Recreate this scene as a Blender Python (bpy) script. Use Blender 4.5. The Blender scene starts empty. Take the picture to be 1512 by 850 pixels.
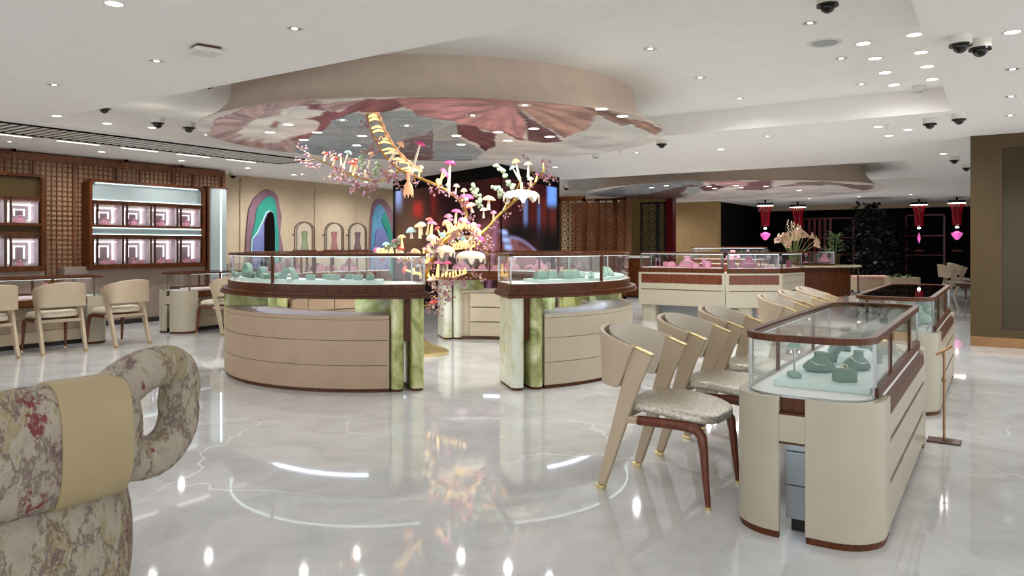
import bpy, bmesh, math, random
from mathutils import Vector, Matrix, noise
R = math.radians
sin, cos, pi = math.sin, math.cos, math.pi
C = bpy.context.scene.collection
SC = bpy.context.scene

# ------------------------------------------------------------------ camera
F_PX, HOR, CX, EYE, YAW = 1090.0, 362.0, 756.0, 1.35, R(33.6)
cam_d = bpy.data.cameras.new('camera')
cam = bpy.data.objects.new('camera', cam_d)
C.objects.link(cam)
cam.location = (0, 0, EYE)
cam.rotation_euler = (pi / 2, 0, YAW)
cam_d.sensor_width = 36.0
cam_d.lens = F_PX * 36.0 / 1512.0
cam_d.shift_y = -(425.0 - HOR) / 1512.0
cam_d.clip_start = 0.05
cam_d.clip_end = 200
SC.camera = cam

# ------------------------------------------------------------------ world, exposure
SC.view_settings.view_transform = 'Standard'
SC.view_settings.look = 'None'
SC.view_settings.gamma = 1.0
SC.view_settings.use_curve_mapping = False
SC.view_settings.exposure = 0.22
SC.cycles.transparent_max_bounces = 32
SC.cycles.max_bounces = 10
SC.cycles.sample_clamp_indirect = 6.0
WORLD_COLOR, WORLD_STRENGTH = (0.96, 0.99, 1.03, 1), 1.65
w = bpy.data.worlds.new('world')
SC.world = w
w.use_nodes = True
w.node_tree.nodes['Background'].inputs[0].default_value = WORLD_COLOR
w.node_tree.nodes['Background'].inputs[1].default_value = WORLD_STRENGTH
SPOT_W = 30.0          # watts of one ceiling downlight
SPOT_RGB = (0.985, 0.995, 1.0)

# ------------------------------------------------------------------ places seen from the camera
_c, _s = cos(YAW), sin(YAW)
def P(x, y, z=0.0):
    """floor-parallel plane z under a pixel of the photograph"""
    Z = F_PX * (EYE - z) / (y - HOR)
    lat = (x - CX) * Z / F_PX
    return Vector((lat * _c - Z * _s, lat * _s + Z * _c, z))
def DP(x, y, Z):
    lat = (x - CX) * Z / F_PX
    return Vector((lat * _c - Z * _s, lat * _s + Z * _c, EYE - (y - HOR) * Z / F_PX))
def PX(x, y, X):
    dx, dz = (x - CX) / F_PX, -(y - HOR) / F_PX
    t = X / (dx * _c - _s)
    return Vector((X, t * (dx * _s + _c), EYE + t * dz))
def PY(x, y, Y):
    dx, dz = (x - CX) / F_PX, -(y - HOR) / F_PX
    t = Y / (dx * _s + _c)
    return Vector((t * (dx * _c - _s), Y, EYE + t * dz))
def PIX(p):
    lat = p[0] * _c + p[1] * _s
    Z = -p[0] * _s + p[1] * _c
    return CX + F_PX * lat / Z, HOR + F_PX * (EYE - p[2]) / Z

# ------------------------------------------------------------------ materials
def lin(c):
    if isinstance(c, str):
        c = tuple(int(c[i:i + 2], 16) for i in (0, 2, 4))
    o = []
    for v in c[:3]:
        v = v / 255.0
        o.append(v / 12.92 if v <= 0.04045 else ((v + 0.055) / 1.055) ** 2.4)
    return (o[0], o[1], o[2], 1.0)
def base_mat(name):
    m = bpy.data.materials.new(name)
    m.use_nodes = True
    nt = m.node_tree
    return m, nt, nt.nodes['Principled BSDF'], nt.nodes['Material Output']
def N(nt, t, **kw):
    n = nt.nodes.new(t)
    for k, v in kw.items():
        if k in n.inputs.keys():
            n.inputs[k].default_value = v
        else:
            setattr(n, k, v)
    return n
def ramp(nt, fac, stops):
    r = nt.nodes.new('ShaderNodeValToRGB')
    e = r.color_ramp.elements
    while len(e) < len(stops):
        e.new(0.5)
    for el, (p, c) in zip(e, stops):
        el.position = p
        el.color = c
    nt.links.new(fac, r.inputs[0])
    return r
def coords(nt, scale=(1, 1, 1), kind='Object'):
    tc = nt.nodes.new('ShaderNodeTexCoord')
    mp = nt.nodes.new('ShaderNodeMapping')
    mp.inputs['Scale'].default_value = scale
    nt.links.new(tc.outputs[kind], mp.inputs[0])
    return mp.outputs[0]
def plain(name, col, rough=0.5, metal=0.0, var=0.06, vscale=6.0, bump=0.0, bscale=120.0, spec=0.5, coat=0.0, emit=None, estr=0.0, stretch=(1, 1, 1)):
    m, nt, b, out = base_mat(name)
    c = lin(col)
    co = coords(nt, stretch)
    if var > 0:
        n = N(nt, 'ShaderNodeTexNoise', Scale=vscale, Detail=4.0)
        nt.links.new(co, n.inputs['Vector'])
        lo = tuple(max(0, v * (1 - var * 1.6)) for v in c[:3]) + (1,)
        hi = tuple(min(1, v * (1 + var * 1.6)) for v in c[:3]) + (1,)
        r = ramp(nt, n.outputs[0], [(0.3, lo), (0.7, hi)])
        nt.links.new(r.outputs[0], b.inputs['Base Color'])
    else:
        b.inputs['Base Color'].default_value = c
    b.inputs['Roughness'].default_value = rough
    b.inputs['Metallic'].default_value = metal
    b.inputs['Specular IOR Level'].default_value = spec
    b.inputs['Coat Weight'].default_value = coat
    if emit is not None:
        b.inputs['Emission Color'].default_value = lin(emit)
        b.inputs['Emission Strength'].default_value = estr
    if bump > 0:
        n2 = N(nt, 'ShaderNodeTexNoise', Scale=bscale, Detail=3.0)
        nt.links.new(co, n2.inputs['Vector'])
        bp = N(nt, 'ShaderNodeBump', Strength=bump, Distance=0.01)
        nt.links.new(n2.outputs[0], bp.inputs['Height'])
        nt.links.new(bp.outputs[0], b.inputs['Normal'])
    return m
def wood(name, dark, light, rough=0.35, stretch=(6, 6, 1.0), coat=0.15, spec=0.4):
    m, nt, b, out = base_mat(name)
    co = coords(nt, stretch)
    n = N(nt, 'ShaderNodeTexNoise', Scale=5.0, Detail=6.0, Roughness=0.6, Distortion=0.6)
    nt.links.new(co, n.inputs['Vector'])
    r = ramp(nt, n.outputs[0], [(0.3, lin(dark)), (0.7, lin(light))])
    nt.links.new(r.outputs[0], b.inputs['Base Color'])
    b.inputs['Roughness'].default_value = rough
    b.inputs['Coat Weight'].default_value = coat
    b.inputs['Coat Roughness'].default_value = 0.2
    b.inputs['Specular IOR Level'].default_value = spec
    return m
def emis(name, col, strength):
    m, nt, b, out = base_mat(name)
    b.inputs['Base Color'].default_value = lin(col)
    b.inputs['Emission Color'].default_value = lin(col)
    b.inputs['Emission Strength'].default_value = strength
    return m
def glass_mat(name, tint=(0.96, 0.985, 0.975), refl=1.0, rough=0.02):
    m, nt, b, out = base_mat(name)
    nt.nodes.remove(b)
    tr = N(nt, 'ShaderNodeBsdfTransparent')
    tr.inputs[0].default_value = (*tint, 1)
    gl = N(nt, 'ShaderNodeBsdfGlossy')
    gl.inputs[0].default_value = (1, 1, 1, 1)
    gl.inputs['Roughness'].default_value = rough
    lw = N(nt, 'ShaderNodeLayerWeight')
    pw = N(nt, 'ShaderNodeMath', operation='POWER')
    pw.inputs[1].default_value = 4.5
    mx = N(nt, 'ShaderNodeMixShader')
    mu = N(nt, 'ShaderNodeMath', operation='MULTIPLY_ADD')
    mu.inputs[1].default_value = 0.6 * refl
    mu.inputs[2].default_value = 0.025 * refl
    nt.links.new(lw.outputs['Facing'], pw.inputs[0])
    nt.links.new(pw.outputs[0], mu.inputs[0])
    nt.links.new(mu.outputs[0], mx.inputs[0])
    nt.links.new(tr.outputs[0], mx.inputs[1])
    nt.links.new(gl.outputs[0], mx.inputs[2])
    nt.links.new(mx.outputs[0], out.inputs[0])
    return m
def marble_floor():
    m, nt, b, out = base_mat('polished_marble_floor')
    co = coords(nt, (1, 1, 1))
    n0 = N(nt, 'ShaderNodeTexNoise', Scale=1.7, Detail=8.0, Roughness=0.66, Distortion=1.2)
    nt.links.new(co, n0.inputs['Vector'])
    r0 = ramp(nt, n0.outputs[0], [(0.28, lin('b8b6b3')), (0.5, lin('c9c9c7')), (0.72, lin('d6d6d5'))])
    # white cracks
    n1 = N(nt, 'ShaderNodeTexNoise', Scale=1.3, Detail=3.0, Roughness=0.5)
    nt.links.new(co, n1.inputs['Vector'])
    ad = N(nt, 'ShaderNodeVectorMath', operation='SCALE')
    ad.inputs['Scale'].default_value = 1.1
    nt.links.new(n1.outputs['Color'], ad.inputs[0])
    ad2 = N(nt, 'ShaderNodeVectorMath', operation='ADD')
    nt.links.new(co, ad2.inputs[0]); nt.links.new(ad.outputs[0], ad2.inputs[1])
    v = N(nt, 'ShaderNodeTexVoronoi', feature='DISTANCE_TO_EDGE', Scale=0.75)
    nt.links.new(ad2.outputs[0], v.inputs['Vector'])
    rv = ramp(nt, v.outputs['Distance'], [(0.0, (1, 1, 1, 1)), (0.012, (0, 0, 0, 1))])
    n2 = N(nt, 'ShaderNodeTexNoise', Scale=0.6, Detail=2.0)
    nt.links.new(co, n2.inputs['Vector'])
    rg = ramp(nt, n2.outputs[0], [(0.44, (0, 0, 0, 1)), (0.62, (0.8, 0.8, 0.8, 1))])
    mu = N(nt, 'ShaderNodeMath', operation='MULTIPLY')
    nt.links.new(rv.outputs[0], mu.inputs[0]); nt.links.new(rg.outputs[0], mu.inputs[1])
    mx = N(nt, 'ShaderNodeMix', data_type='RGBA')
    nt.links.new(mu.outputs[0], mx.inputs[0])
    nt.links.new(r0.outputs[0], mx.inputs[6])
    mx.inputs[7].default_value = lin('f6f4f1')
    nt.links.new(mx.outputs[2], b.inputs['Base Color'])
    b.inputs['Roughness'].default_value = 0.04
    b.inputs['Specular IOR Level'].default_value = 0.6
    return m
def onyx(name='green_onyx', stops=None):
    m, nt, b, out = base_mat(name)
    co = coords(nt, (1, 1, 0.7))
    n = N(nt, 'ShaderNodeTexNoise', Scale=3.2, Detail=7.0, Roughness=0.62, Distortion=1.8)
    nt.links.new(co, n.inputs['Vector'])
    r = ramp(nt, n.outputs[0], stops or [(0.26, lin('5a6128')), (0.40, lin('8b9350')), (0.52, lin('b2b676')), (0.64, lin('cfcf9c')), (0.78, lin('e9e6c8'))])
    nt.links.new(r.outputs[0], b.inputs['Base Color'])
    b.inputs['Roughness'].default_value = 0.12
    b.inputs['Coat Weight'].default_value = 0.3
    return m
def sofa_fabric():
    m, nt, b, out = base_mat('marbled_jacquard')
    co = coords(nt, (1.0, 1.0, 0.5))
    n = N(nt, 'ShaderNodeTexNoise', Scale=5.5, Detail=9.0, Roughness=0.66, Distortion=0.5)
    nt.links.new(co, n.inputs['Vector'])
    r = ramp(nt, n.outputs[0], [(0.0, lin('4a3834')), (0.36, lin('6b5751')), (0.385, lin('94897a')), (0.48, lin('a39988')), (0.54, lin('8a7d58')), (0.57, lin('9f9582')), (0.60, lin('665249')), (0.63, lin('8a7b6c')), (0.65, lin('9b9181'))])
    ns = N(nt, 'ShaderNodeTexNoise', Scale=7.0, Detail=6.0, Roughness=0.7)
    nt.links.new(co, ns.inputs['Vector'])
    sc_ = N(nt, 'ShaderNodeVectorMath', operation='SCALE'); sc_.inputs['Scale'].default_value = 0.32
    nt.links.new(ns.outputs['Color'], sc_.inputs[0])
    av = N(nt, 'ShaderNodeVectorMath', operation='ADD')
    nt.links.new(co, av.inputs[0]); nt.links.new(sc_.outputs[0], av.inputs[1])
    vo = N(nt, 'ShaderNodeTexVoronoi', feature='DISTANCE_TO_EDGE', Scale=9.0)
    nt.links.new(av.outputs[0], vo.inputs['Vector'])
    crack = ramp(nt, vo.outputs['Distance'], [(0.0, (0.85, 0.85, 0.85, 1)), (0.10, (0, 0, 0, 1))])
    m0 = N(nt, 'ShaderNodeMix', data_type='RGBA')
    nt.links.new(crack.outputs[0], m0.inputs[0]); nt.links.new(r.outputs[0], m0.inputs[6])
    m0.inputs[7].default_value = lin('5f4c47')
    n2 = N(nt, 'ShaderNodeTexNoise', Scale=8.0, Detail=8.0, Roughness=0.75)
    nt.links.new(co, n2.inputs['Vector'])
    r2 = ramp(nt, n2.outputs[0], [(0.60, (0, 0, 0, 1)), (0.62, (1, 1, 1, 1))])
    mx = N(nt, 'ShaderNodeMix', data_type='RGBA')
    nt.links.new(r2.outputs[0], mx.inputs[0])
    nt.links.new(m0.outputs[2], mx.inputs[6])
    mx.inputs[7].default_value = lin('703536')
    nt.links.new(mx.outputs[2], b.inputs['Base Color'])
    b.inputs['Roughness'].default_value = 0.85
    bp = N(nt, 'ShaderNodeBump', Strength=0.5, Distance=0.01)
    nt.links.new(n.outputs[0], bp.inputs['Height'])
    nt.links.new(bp.outputs[0], b.inputs['Normal'])
    return m
def print_mat(name, emission=0.0, rough=0.5):
    m, nt, b, out = base_mat(name)
    b.inputs['Specular IOR Level'].default_value = 0.12
    a = N(nt, 'ShaderNodeVertexColor', layer_name='print')
    nt.links.new(a.outputs[0], b.inputs['Base Color'])
    b.inputs['Roughness'].default_value = rough
    if emission:
        b.inputs['Specular IOR Level'].default_value = 0.08
        b.inputs['Base Color'].default_value = (0, 0, 0, 1)
        nt.links.remove(b.inputs['Base Color'].links[0])
        nt.links.new(a.outputs[0], b.inputs['Emission Color'])
        b.inputs['Emission Strength'].default_value = emission
    return m

M = dict(
    floor=marble_floor(), onyx=onyx(), onyx_pale_sheen=onyx('pale_onyx_painted_sheen', [(0.22, lin('9aa065')), (0.36, lin('c6caa0')), (0.5, lin('dfe1cb')), (0.66, lin('ebece0')), (0.8, lin('f2f1ea'))]), sofa=sofa_fabric(),  # paler onyx doubles as a painted reflection on the right counter's fin
    ceiling=plain('matt_white_ceiling_paint', 'f0ece8', 0.7, var=0.01),
    ceiling_up=plain('soft_white_ceiling_paint', 'eeede9', 0.7, var=0.01),
    wall=plain('cream_wallcovering', 'bda98d', 0.7, var=0.04, bump=0.1),
    taupe=plain('taupe_wallcovering', '8d7c70', 0.6, var=0.05),
    drum=plain('canopy_fabric', 'ccb9a8', 0.75, var=0.03, bump=0.15, bscale=60, stretch=(1, 1, 0.2)),
    walnut=wood('dark_walnut', '3a1a06', '64330d', 0.42, coat=0.02, spec=0.3),
    panel_wood=wood('brown_panel_wood', '5f3422', '86553a', 0.4),
    panel_back=plain('woven_panel_backing', 'ab8b68', 0.7, var=0.1, vscale=14),
    lacquer=plain('cream_lacquer', 'b5ac97', 0.32, var=0.02, coat=0.1),
    leather=plain('beige_leather', 'b9a68c', 0.46, var=0.03, bump=0.06),
    counter_leather=plain('tan_counter_leather', 'b0977e', 0.48, var=0.03, bump=0.06),
    counter_lit=plain('counter_leather_painted_lit', 'c0b49c', 0.48, var=0.03, bump=0.06),  # same leather as the tan one, paler to paint in stronger light
    leather_fabric=plain('ribbed_cream_fabric', 'cabfae', 0.7, var=0.04, bump=0.3, bscale=90, stretch=(1, 1, 0.1)),
    seat_metal=plain('silver_brocade', 'c9c2b3', 0.3, metal=0.5, var=0.2, vscale=60, bump=0.5, bscale=90),
    seat_wool=plain('ivory_boucle', 'ded4bd', 0.9, var=0.08, vscale=40, bump=0.6, bscale=60),
    leg_wood=wood('red_walnut', '4f2212', '7a3d24', 0.3),
    brass=plain('polished_brass', 'ecd596', 0.3, metal=1.0, var=0.05),
    gold=plain('brushed_gold', 'b8924c', 0.28, metal=1.0, var=0.12, vscale=20),
    bronze=plain('bronze', '5a4336', 0.3, metal=0.7, var=0.05),
    copper=plain('copper_plinth', '94704e', 0.3, metal=0.9, var=0.06),
    steel=plain('polished_steel', 'a9abaa', 0.2, metal=1.0, var=0.02),
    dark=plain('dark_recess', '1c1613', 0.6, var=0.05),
    black=plain('gloss_black', '0b0a0b', 0.15, var=0.0),
    black_matt=plain('matt_black', '080607', 0.8, var=0.0, spec=0.1),
    grey_blue=plain('grey_lacquer', '9fa4a6', 0.4, var=0.02),
    teal=plain('sage_velvet', '84a395', 0.75, var=0.05, bump=0.15),
    teal_dark=plain('deep_sage_velvet', '5f7b6c', 0.75, var=0.05, bump=0.15),
    teal_base=plain('pale_sage_board', 'c6d8d2', 0.6, var=0.03),
    deck=plain('white_deck', 'e6e6df', 0.5, var=0.01),
    pink=plain('rose_velvet', 'cf8fa3', 0.75, var=0.05, bump=0.15),
    pink_dark=plain('plum_velvet', '8d4a63', 0.75, var=0.06, bump=0.15),
    pink_base=plain('blush_board', 'ecd3d6', 0.6, var=0.02),
    jewel=plain('gold_jewellery', 'd9c08a', 0.2, metal=1.0, var=0.1),
    silver=plain('silver_jewellery', 'dcdcda', 0.18, metal=1.0, var=0.05),
    glass=glass_mat('clear_glass', (0.988, 0.994, 0.991)),
    glass_top=glass_mat('top_glass', (0.965, 0.98, 0.975), 1.15),
    glass_dark=glass_mat('smoked_glass', (0.55, 0.5, 0.45), 1.6),
    dome=glass_mat('camera_dome', (0.35, 0.3, 0.27), 1.2),
    olive=plain('olive_lacquer', '4a3a1e', 0.35, var=0.06, vscale=2, coat=0.0, spec=0.3),
    olive_dark=plain('dark_olive_glass_back', '3a2d15', 0.12, var=0.05, vscale=2, coat=0.0, spec=0.3),
    strip_light=emis('cool_led', 'dcf0f4', 3.4),
    bay_led=emis('bay_led', 'fbf3f6', 1.9), streak_glow=emis('streak_glow', 'fff6ea', 2.2), bay_grey=plain('mauve_grey_mirror', 'b9aab3', 0.3, var=0.02),
    soft_light=plain('lit_diffuser', '98a3a2', 0.5, var=0.03, emit='a8bcbf', estr=0.10),
    led_blue=emis('blue_led', 'cfe2ff', 18.0),
    lamp=emis('warm_white_lamp', 'fff3e2', 9.0),
    lamp_dim=plain('lamp_reflector', 'e6e2da', 0.15, metal=0.8, var=0.0),
    white_plastic=plain('white_plastic', 'd9d5cb', 0.4, var=0.0),
    purple=plain('mauve_relief_paint', '84616e', 0.5, var=0.08, vscale=3),
    green=plain('emerald_relief_paint', '2f8a78', 0.45, var=0.14, vscale=2.2),
    periw=plain('periwinkle_relief_paint', '7279a8', 0.5, var=0.1, vscale=2),
    sky=plain('sky_blue_relief_paint', '5c93b5', 0.5, var=0.1, vscale=2),
    line=plain('pale_relief_line', 'bfe3d6', 0.4, var=0.0),
    red_glass=plain('red_lantern_glass', '8a1020', 0.15, var=0.1, emit='7a0c1c', estr=0.05),
    red_wood=plain('red_lacquer', '5a0f12', 0.25, var=0.1),
    magenta=emis('pink_lantern_glow', 'd860b0', 0.75),
    leaf=plain('green_leaf', '4d6a35', 0.5, var=0.2, vscale=20),
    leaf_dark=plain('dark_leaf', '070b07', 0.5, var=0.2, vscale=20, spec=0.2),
    peach=plain('peach_petal', 'e7c4ac', 0.6, var=0.1, vscale=20),
    stemgreen=plain('green_stem', '7d8c55', 0.5, var=0.1),
    blush=plain('blush_upholstery', 'c89a8b', 0.7, var=0.04),
    stone=plain('cream_stone_top', 'c3b691', 0.25, var=0.12, vscale=5),
    strap=plain('cream_leather_strap', 'a3916b', 0.5, var=0.03),
    coral=plain('coral_velvet', '9c4a44', 0.5, var=0.08),
    wine=plain('wine_velvet', '5c1a22', 0.5, var=0.08),
    moss=plain('moss_velvet', '6f7a45', 0.5, var=0.08),
    m_pink=plain('pink_glass', 'd8578c', 0.2, var=0.1, emit='d8578c', estr=0.15),
    m_red=plain('coral_glass', 'd9584e', 0.2, var=0.1, emit='d9584e', estr=0.15),
    m_orange=plain('peach_glass', 'f0b489', 0.2, var=0.1, emit='f0b489', estr=0.3),
    m_cream=plain('cream_glass', 'f2e2c4', 0.25, var=0.06, emit='f6dcae', estr=0.16),
    m_teal=plain('aqua_glass', '9fc4c2', 0.2, var=0.1, emit='9fc4c2', estr=0.1),
    m_green=plain('moss_crystal', 'a3b596', 0.2, var=0.15),
    m_mauve=plain('mauve_glass', 'a86a86', 0.2, var=0.1),
    m_white=plain('opal_glass', 'ecdfc8', 0.3, var=0.03, emit='fff0dc', estr=0.04),
    m_glow=emis('lit_crystal_stem', 'ffd88c', 1.15),
    berry=plain('rose_bead', 'b2869a', 0.2, var=0.15, vscale=30),
)

# ------------------------------------------------------------------ mesh builder
class MB:
    def __init__(s):
        s.v, s.f = [], []
    def add(s, vs, fs, mat=None):
        o = len(s.v)
        if mat is not None:
            vs = [mat @ Vector(q) for q in vs]
        s.v += [tuple(q) for q in vs]
        s.f += [tuple(i + o for i in f) for f in fs]
        return s
    def box(s, x0, x1, y0, y1, z0, z1, mat=None):
        vs = [(x0, y0, z0), (x1, y0, z0), (x1, y1, z0), (x0, y1, z0), (x0, y0, z1), (x1, y0, z1), (x1, y1, z1), (x0, y1, z1)]
        return s.add(vs, [(3, 2, 1, 0), (4, 5, 6, 7), (0, 1, 5, 4), (1, 2, 6, 5), (2, 3, 7, 6), (3, 0, 4, 7)], mat)
    def cbox(s, c, d, rz=0.0, rot=None):
        m = Matrix.Translation(c) @ (rot.to_4x4() if rot else Matrix.Rotation(rz, 4, 'Z'))
        return s.box(-d[0] / 2, d[0] / 2, -d[1] / 2, d[1] / 2, -d[2] / 2, d[2] / 2, m)
    def prism(s, ol, z0, z1, mat=None, flat=False):
        a = sum(ol[i][0] * ol[(i + 1) % len(ol)][1] - ol[(i + 1) % len(ol)][0] * ol[i][1] for i in range(len(ol)))
        if a < 0:
            ol = ol[::-1]
        n = len(ol)
        vs = [(x, y, z0) for x, y in ol] + [(x, y, z1) for x, y in ol]
        fs = [tuple(range(n - 1, -1, -1)), tuple(range(n, 2 * n))]
        fs += [(i, (i + 1) % n, n + (i + 1) % n, n + i) for i in range(n)]
        return s.add(vs, fs, mat)
    def strip(s, path, t, z0, z1, closed=False, mat=None):
        """a wall of thickness t along a plan path (offset to the left of travel); z0/z1 numbers or functions of i"""
        n = len(path)
        inn = []
        for i in range(n):
            p = Vector(path[i][:2])
            a = Vector(path[(i - 1) % n][:2]) if (i > 0 or closed) else None
            b = Vector(path[(i + 1) % n][:2]) if (i < n - 1 or closed) else None
            d1 = (p - a).normalized() if a is not None else None
            d2 = (b - p).normalized() if b is not None else None
            if d1 is None: d1 = d2
            if d2 is None: d2 = d1
            n1, n2 = Vector((-d1.y, d1.x)), Vector((-d2.y, d2.x))
            nn = n1 + n2
            if nn.length < 1e-6: nn = n1
            nn.normalize()
            inn.append(p + nn * (t / max(0.4, nn.dot(n1))))
        f0 = z0 if callable(z0) else (lambda i: z0)
        f1 = z1 if callable(z1) else (lambda i: z1)
        vs = []
        for i in range(n):
            vs += [(path[i][0], path[i][1], f0(i)), (path[i][0], path[i][1], f1(i)), (inn[i].x, inn[i].y, f1(i)), (inn[i].x, inn[i].y, f0(i))]
        fs = []
        for i in range(n if closed else n - 1):
            j = (i + 1) % n
            for k in range(4):
                k2 = (k + 1) % 4
                fs.append((4 * i + k, 4 * i + k2, 4 * j + k2, 4 * j + k))
        if not closed:
            fs += [(3, 2, 1, 0), (4 * n - 4, 4 * n - 3, 4 * n - 2, 4 * n - 1)]
        return s.add(vs, fs, mat)
    def tube(s, pts, r, n=8, cap=True, closed=False, flat=1.0):
        pts = [Vector(p) for p in pts]
        m = len(pts)
        rr = r if isinstance(r, (list, tuple)) else [r] * m
        up = Vector((0, 0, 1))
        rings, prev = [], None
        for i in range(m):
            a = pts[(i - 1) % m] if (closed or i > 0) else pts[i]
            b = pts[(i + 1) % m] if (closed or i < m - 1) else pts[i]
            t = (b - a).normalized() if (b - a).length > 1e-9 else Vector((0, 0, 1))
            if prev is None:
                u = t.cross(up)
                if u.length < 0.05: u = t.cross(Vector((0, 1, 0)))
            else:
                u = prev - t * prev.dot(t)
                if u.length < 1e-6: u = t.cross(up)
            u.normalize()
            prev = u
            w_ = t.cross(u)
            rings.append([pts[i] + (u * cos(2 * pi * k / n) + w_ * sin(2 * pi * k / n) * flat) * rr[i] for k in range(n)])
        vs = [q for rg in rings for q in rg]
        fs = []
        for i in range(m if closed else m - 1):
            j = (i + 1) % m
            for k in range(n):
                k2 = (k + 1) % n
                fs.append((i * n + k, i * n + k2, j * n + k2, j * n + k))
        if cap and not closed:
            fs += [tuple(range(n - 1, -1, -1)), tuple((m - 1) * n + k for k in range(n))]
        return s.add(vs, fs)
    def lathe(s, prof, c=(0, 0, 0), n=20, mat=None, a0=0.0, a1=2 * pi):
        full = abs(a1 - a0 - 2 * pi) < 1e-6
        k = n if full else n + 1
        vs, fs = [], []
        for i in range(k):
            a = a0 + (a1 - a0) * i / n
            for r_, z in prof:
                vs.append((c[0] + r_ * cos(a), c[1] + r_ * sin(a), c[2] + z))
        m = len(prof)
        for i in range(n):
            j = (i + 1) % k
            for q in range(m - 1):
                fs.append((i * m + q, j * m + q, j * m + q + 1, i * m + q + 1))
        if full and m >= 4 and prof[0][0] > 1e-6 and abs(prof[0][0] - prof[-1][0]) < 1e-6:
            for i in range(n):
                j = (i + 1) % k
                fs.append((i * m + m - 1, j * m + m - 1, j * m, i * m))
        elif full:
            if prof[0][0] > 1e-6: fs.append(tuple(i * m for i in range(n - 1, -1, -1)))
            if prof[-1][0] > 1e-6: fs.append(tuple(i * m + m - 1 for i in range(n)))
        return s.add(vs, fs, mat)
    def ball(s, c, r, nu=10, nv=7, mat=None):
        if not isinstance(r, (list, tuple)): r = (r, r, r)
        vs, fs = [], []
        for j in range(nv + 1):
            t = pi * j / nv
            for i in range(nu):
                a = 2 * pi * i / nu
                vs.append((c[0] + r[0] * sin(t) * cos(a), c[1] + r[1] * sin(t) * sin(a), c[2] + r[2] * cos(t)))
        for j in range(nv):
            for i in range(nu):
                i2 = (i + 1) % nu
                fs.append((j * nu + i, (j + 1) * nu + i, (j + 1) * nu + i2, j * nu + i2))
        return s.add(vs, fs, mat)
    def loft(s, rings, cap=True, closed=False):
        n, m = len(rings[0]), len(rings)
        vs = [q for rg in rings for q in rg]
        fs = []
        for i in range(m if closed else m - 1):
            j = (i + 1) % m
            for k in range(n):
                k2 = (k + 1) % n
                fs.append((i * n + k, i * n + k2, j * n + k2, j * n + k))
        if cap and not closed:
            fs += [tuple(range(n - 1, -1, -1)), tuple((m - 1) * n + k for k in range(n))]
        return s.add(vs, fs)
    def sheet(s, fn, nu, nv, t=0.0):
        """grid surface fn(u,v); with thickness t along its normal"""
        g = [[Vector(fn(i / nu, j / nv)) for j in range(nv + 1)] for i in range(nu + 1)]
        vs = [g[i][j] for i in range(nu + 1) for j in range(nv + 1)]
        K = nv + 1
        fs = [(i * K + j, (i + 1) * K + j, (i + 1) * K + j + 1, i * K + j + 1) for i in range(nu) for j in range(nv)]
        if t:
            nn = []
            for i in range(nu + 1):
                for j in range(nv + 1):
                    du = g[min(i + 1, nu)][j] - g[max(i - 1, 0)][j]
                    dv = g[i][min(j + 1, nv)] - g[i][max(j - 1, 0)]
                    q = du.cross(dv)
                    nn.append(q.normalized() if q.length > 1e-9 else Vector((0, 0, 1)))
            o = len(vs)
            vs = vs + [p - q * t for p, q in zip(vs, nn)]
            fs += [tuple(o + k for k in f[::-1]) for f in fs[:nu * nv]]
            ring = [i * K for i in range(nu + 1)] + [nu * K + j for j in range(1, nv + 1)] + [i * K + nv for i in range(nu - 1, -1, -1)] + [j for j in range(nv - 1, 0, -1)]
            for a, b in zip(ring, ring[1:] + ring[:1]):
                fs.append((b, a, o + a, o + b))
        return s.add(vs, fs)
    def build(s, name, mat, parent=None, smooth=True, angle=38, bevel=0.0, seg=2, loc=None, rz=None, subsurf=0):
        me = bpy.data.meshes.new(name)
        me.from_pydata(s.v, [], s.f)
        me.validate()
        bm = bmesh.new(); bm.from_mesh(me)
        bmesh.ops.recalc_face_normals(bm, faces=bm.faces)
        bm.to_mesh(me); bm.free()
        me.materials.append(M[mat] if isinstance(mat, str) else mat)
        if smooth:
            me.polygons.foreach_set('use_smooth', [True] * len(me.polygons))
            me.set_sharp_from_angle(angle=R(angle))
        o = bpy.data.objects.new(name, me)
        C.objects.link(o)
        if parent is not None: o.parent = parent
        if loc is not None: o.location = loc
        if rz is not None: o.rotation_euler = (0, 0, rz)
        if bevel:
            b = o.modifiers.new('bevel', 'BEVEL'); b.width = bevel; b.segments = seg; b.limit_method = 'ANGLE'; b.angle_limit = R(40)
        if subsurf:
            q = o.modifiers.new('subsurf', 'SUBSURF'); q.levels = subsurf; q.render_levels = subsurf
        return o
def tag(o, label=None, cat=None, group=None, kind=None):
    if label: o['label'] = label
    if cat: o['category'] = cat
    if group: o['group'] = group
    if kind: o['kind'] = kind
    return o
def empty(name, loc, label, cat, group=None, rz=0.0):
    o = bpy.data.objects.new(name, None)
    C.objects.link(o)
    o.empty_display_size = 0.1
    o.location = loc; o.rotation_euler = (0, 0, rz)
    return tag(o, label, cat, group)
def struct(o):
    o['kind'] = 'structure'; return o
def copy_tree(o, parent=None):
    c = o.copy(); C.objects.link(c)
    if parent is not None: c.parent = parent
    for ch in [q for q in KIDS.get(o.name, [])]:
        c2 = copy_tree(ch, c)
        KIDS.setdefault(c.name, []).append(c2)
    return c
KIDS = {}
def remember(root):
    for q in root.children:
        KIDS.setdefault(root.name, []).append(q); remember(q)
def arc(cx, cy, r, a0, a1, n):
    return [(cx + r * cos(R(a0 + (a1 - a0) * i / n)), cy + r * sin(R(a0 + (a1 - a0) * i / n))) for i in range(n + 1)]
def sector(r0, r1, a0, a1, n=24):
    return arc(0, 0, r1, a0, a1, n) + arc(0, 0, r0, a1, a0, n)
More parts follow.
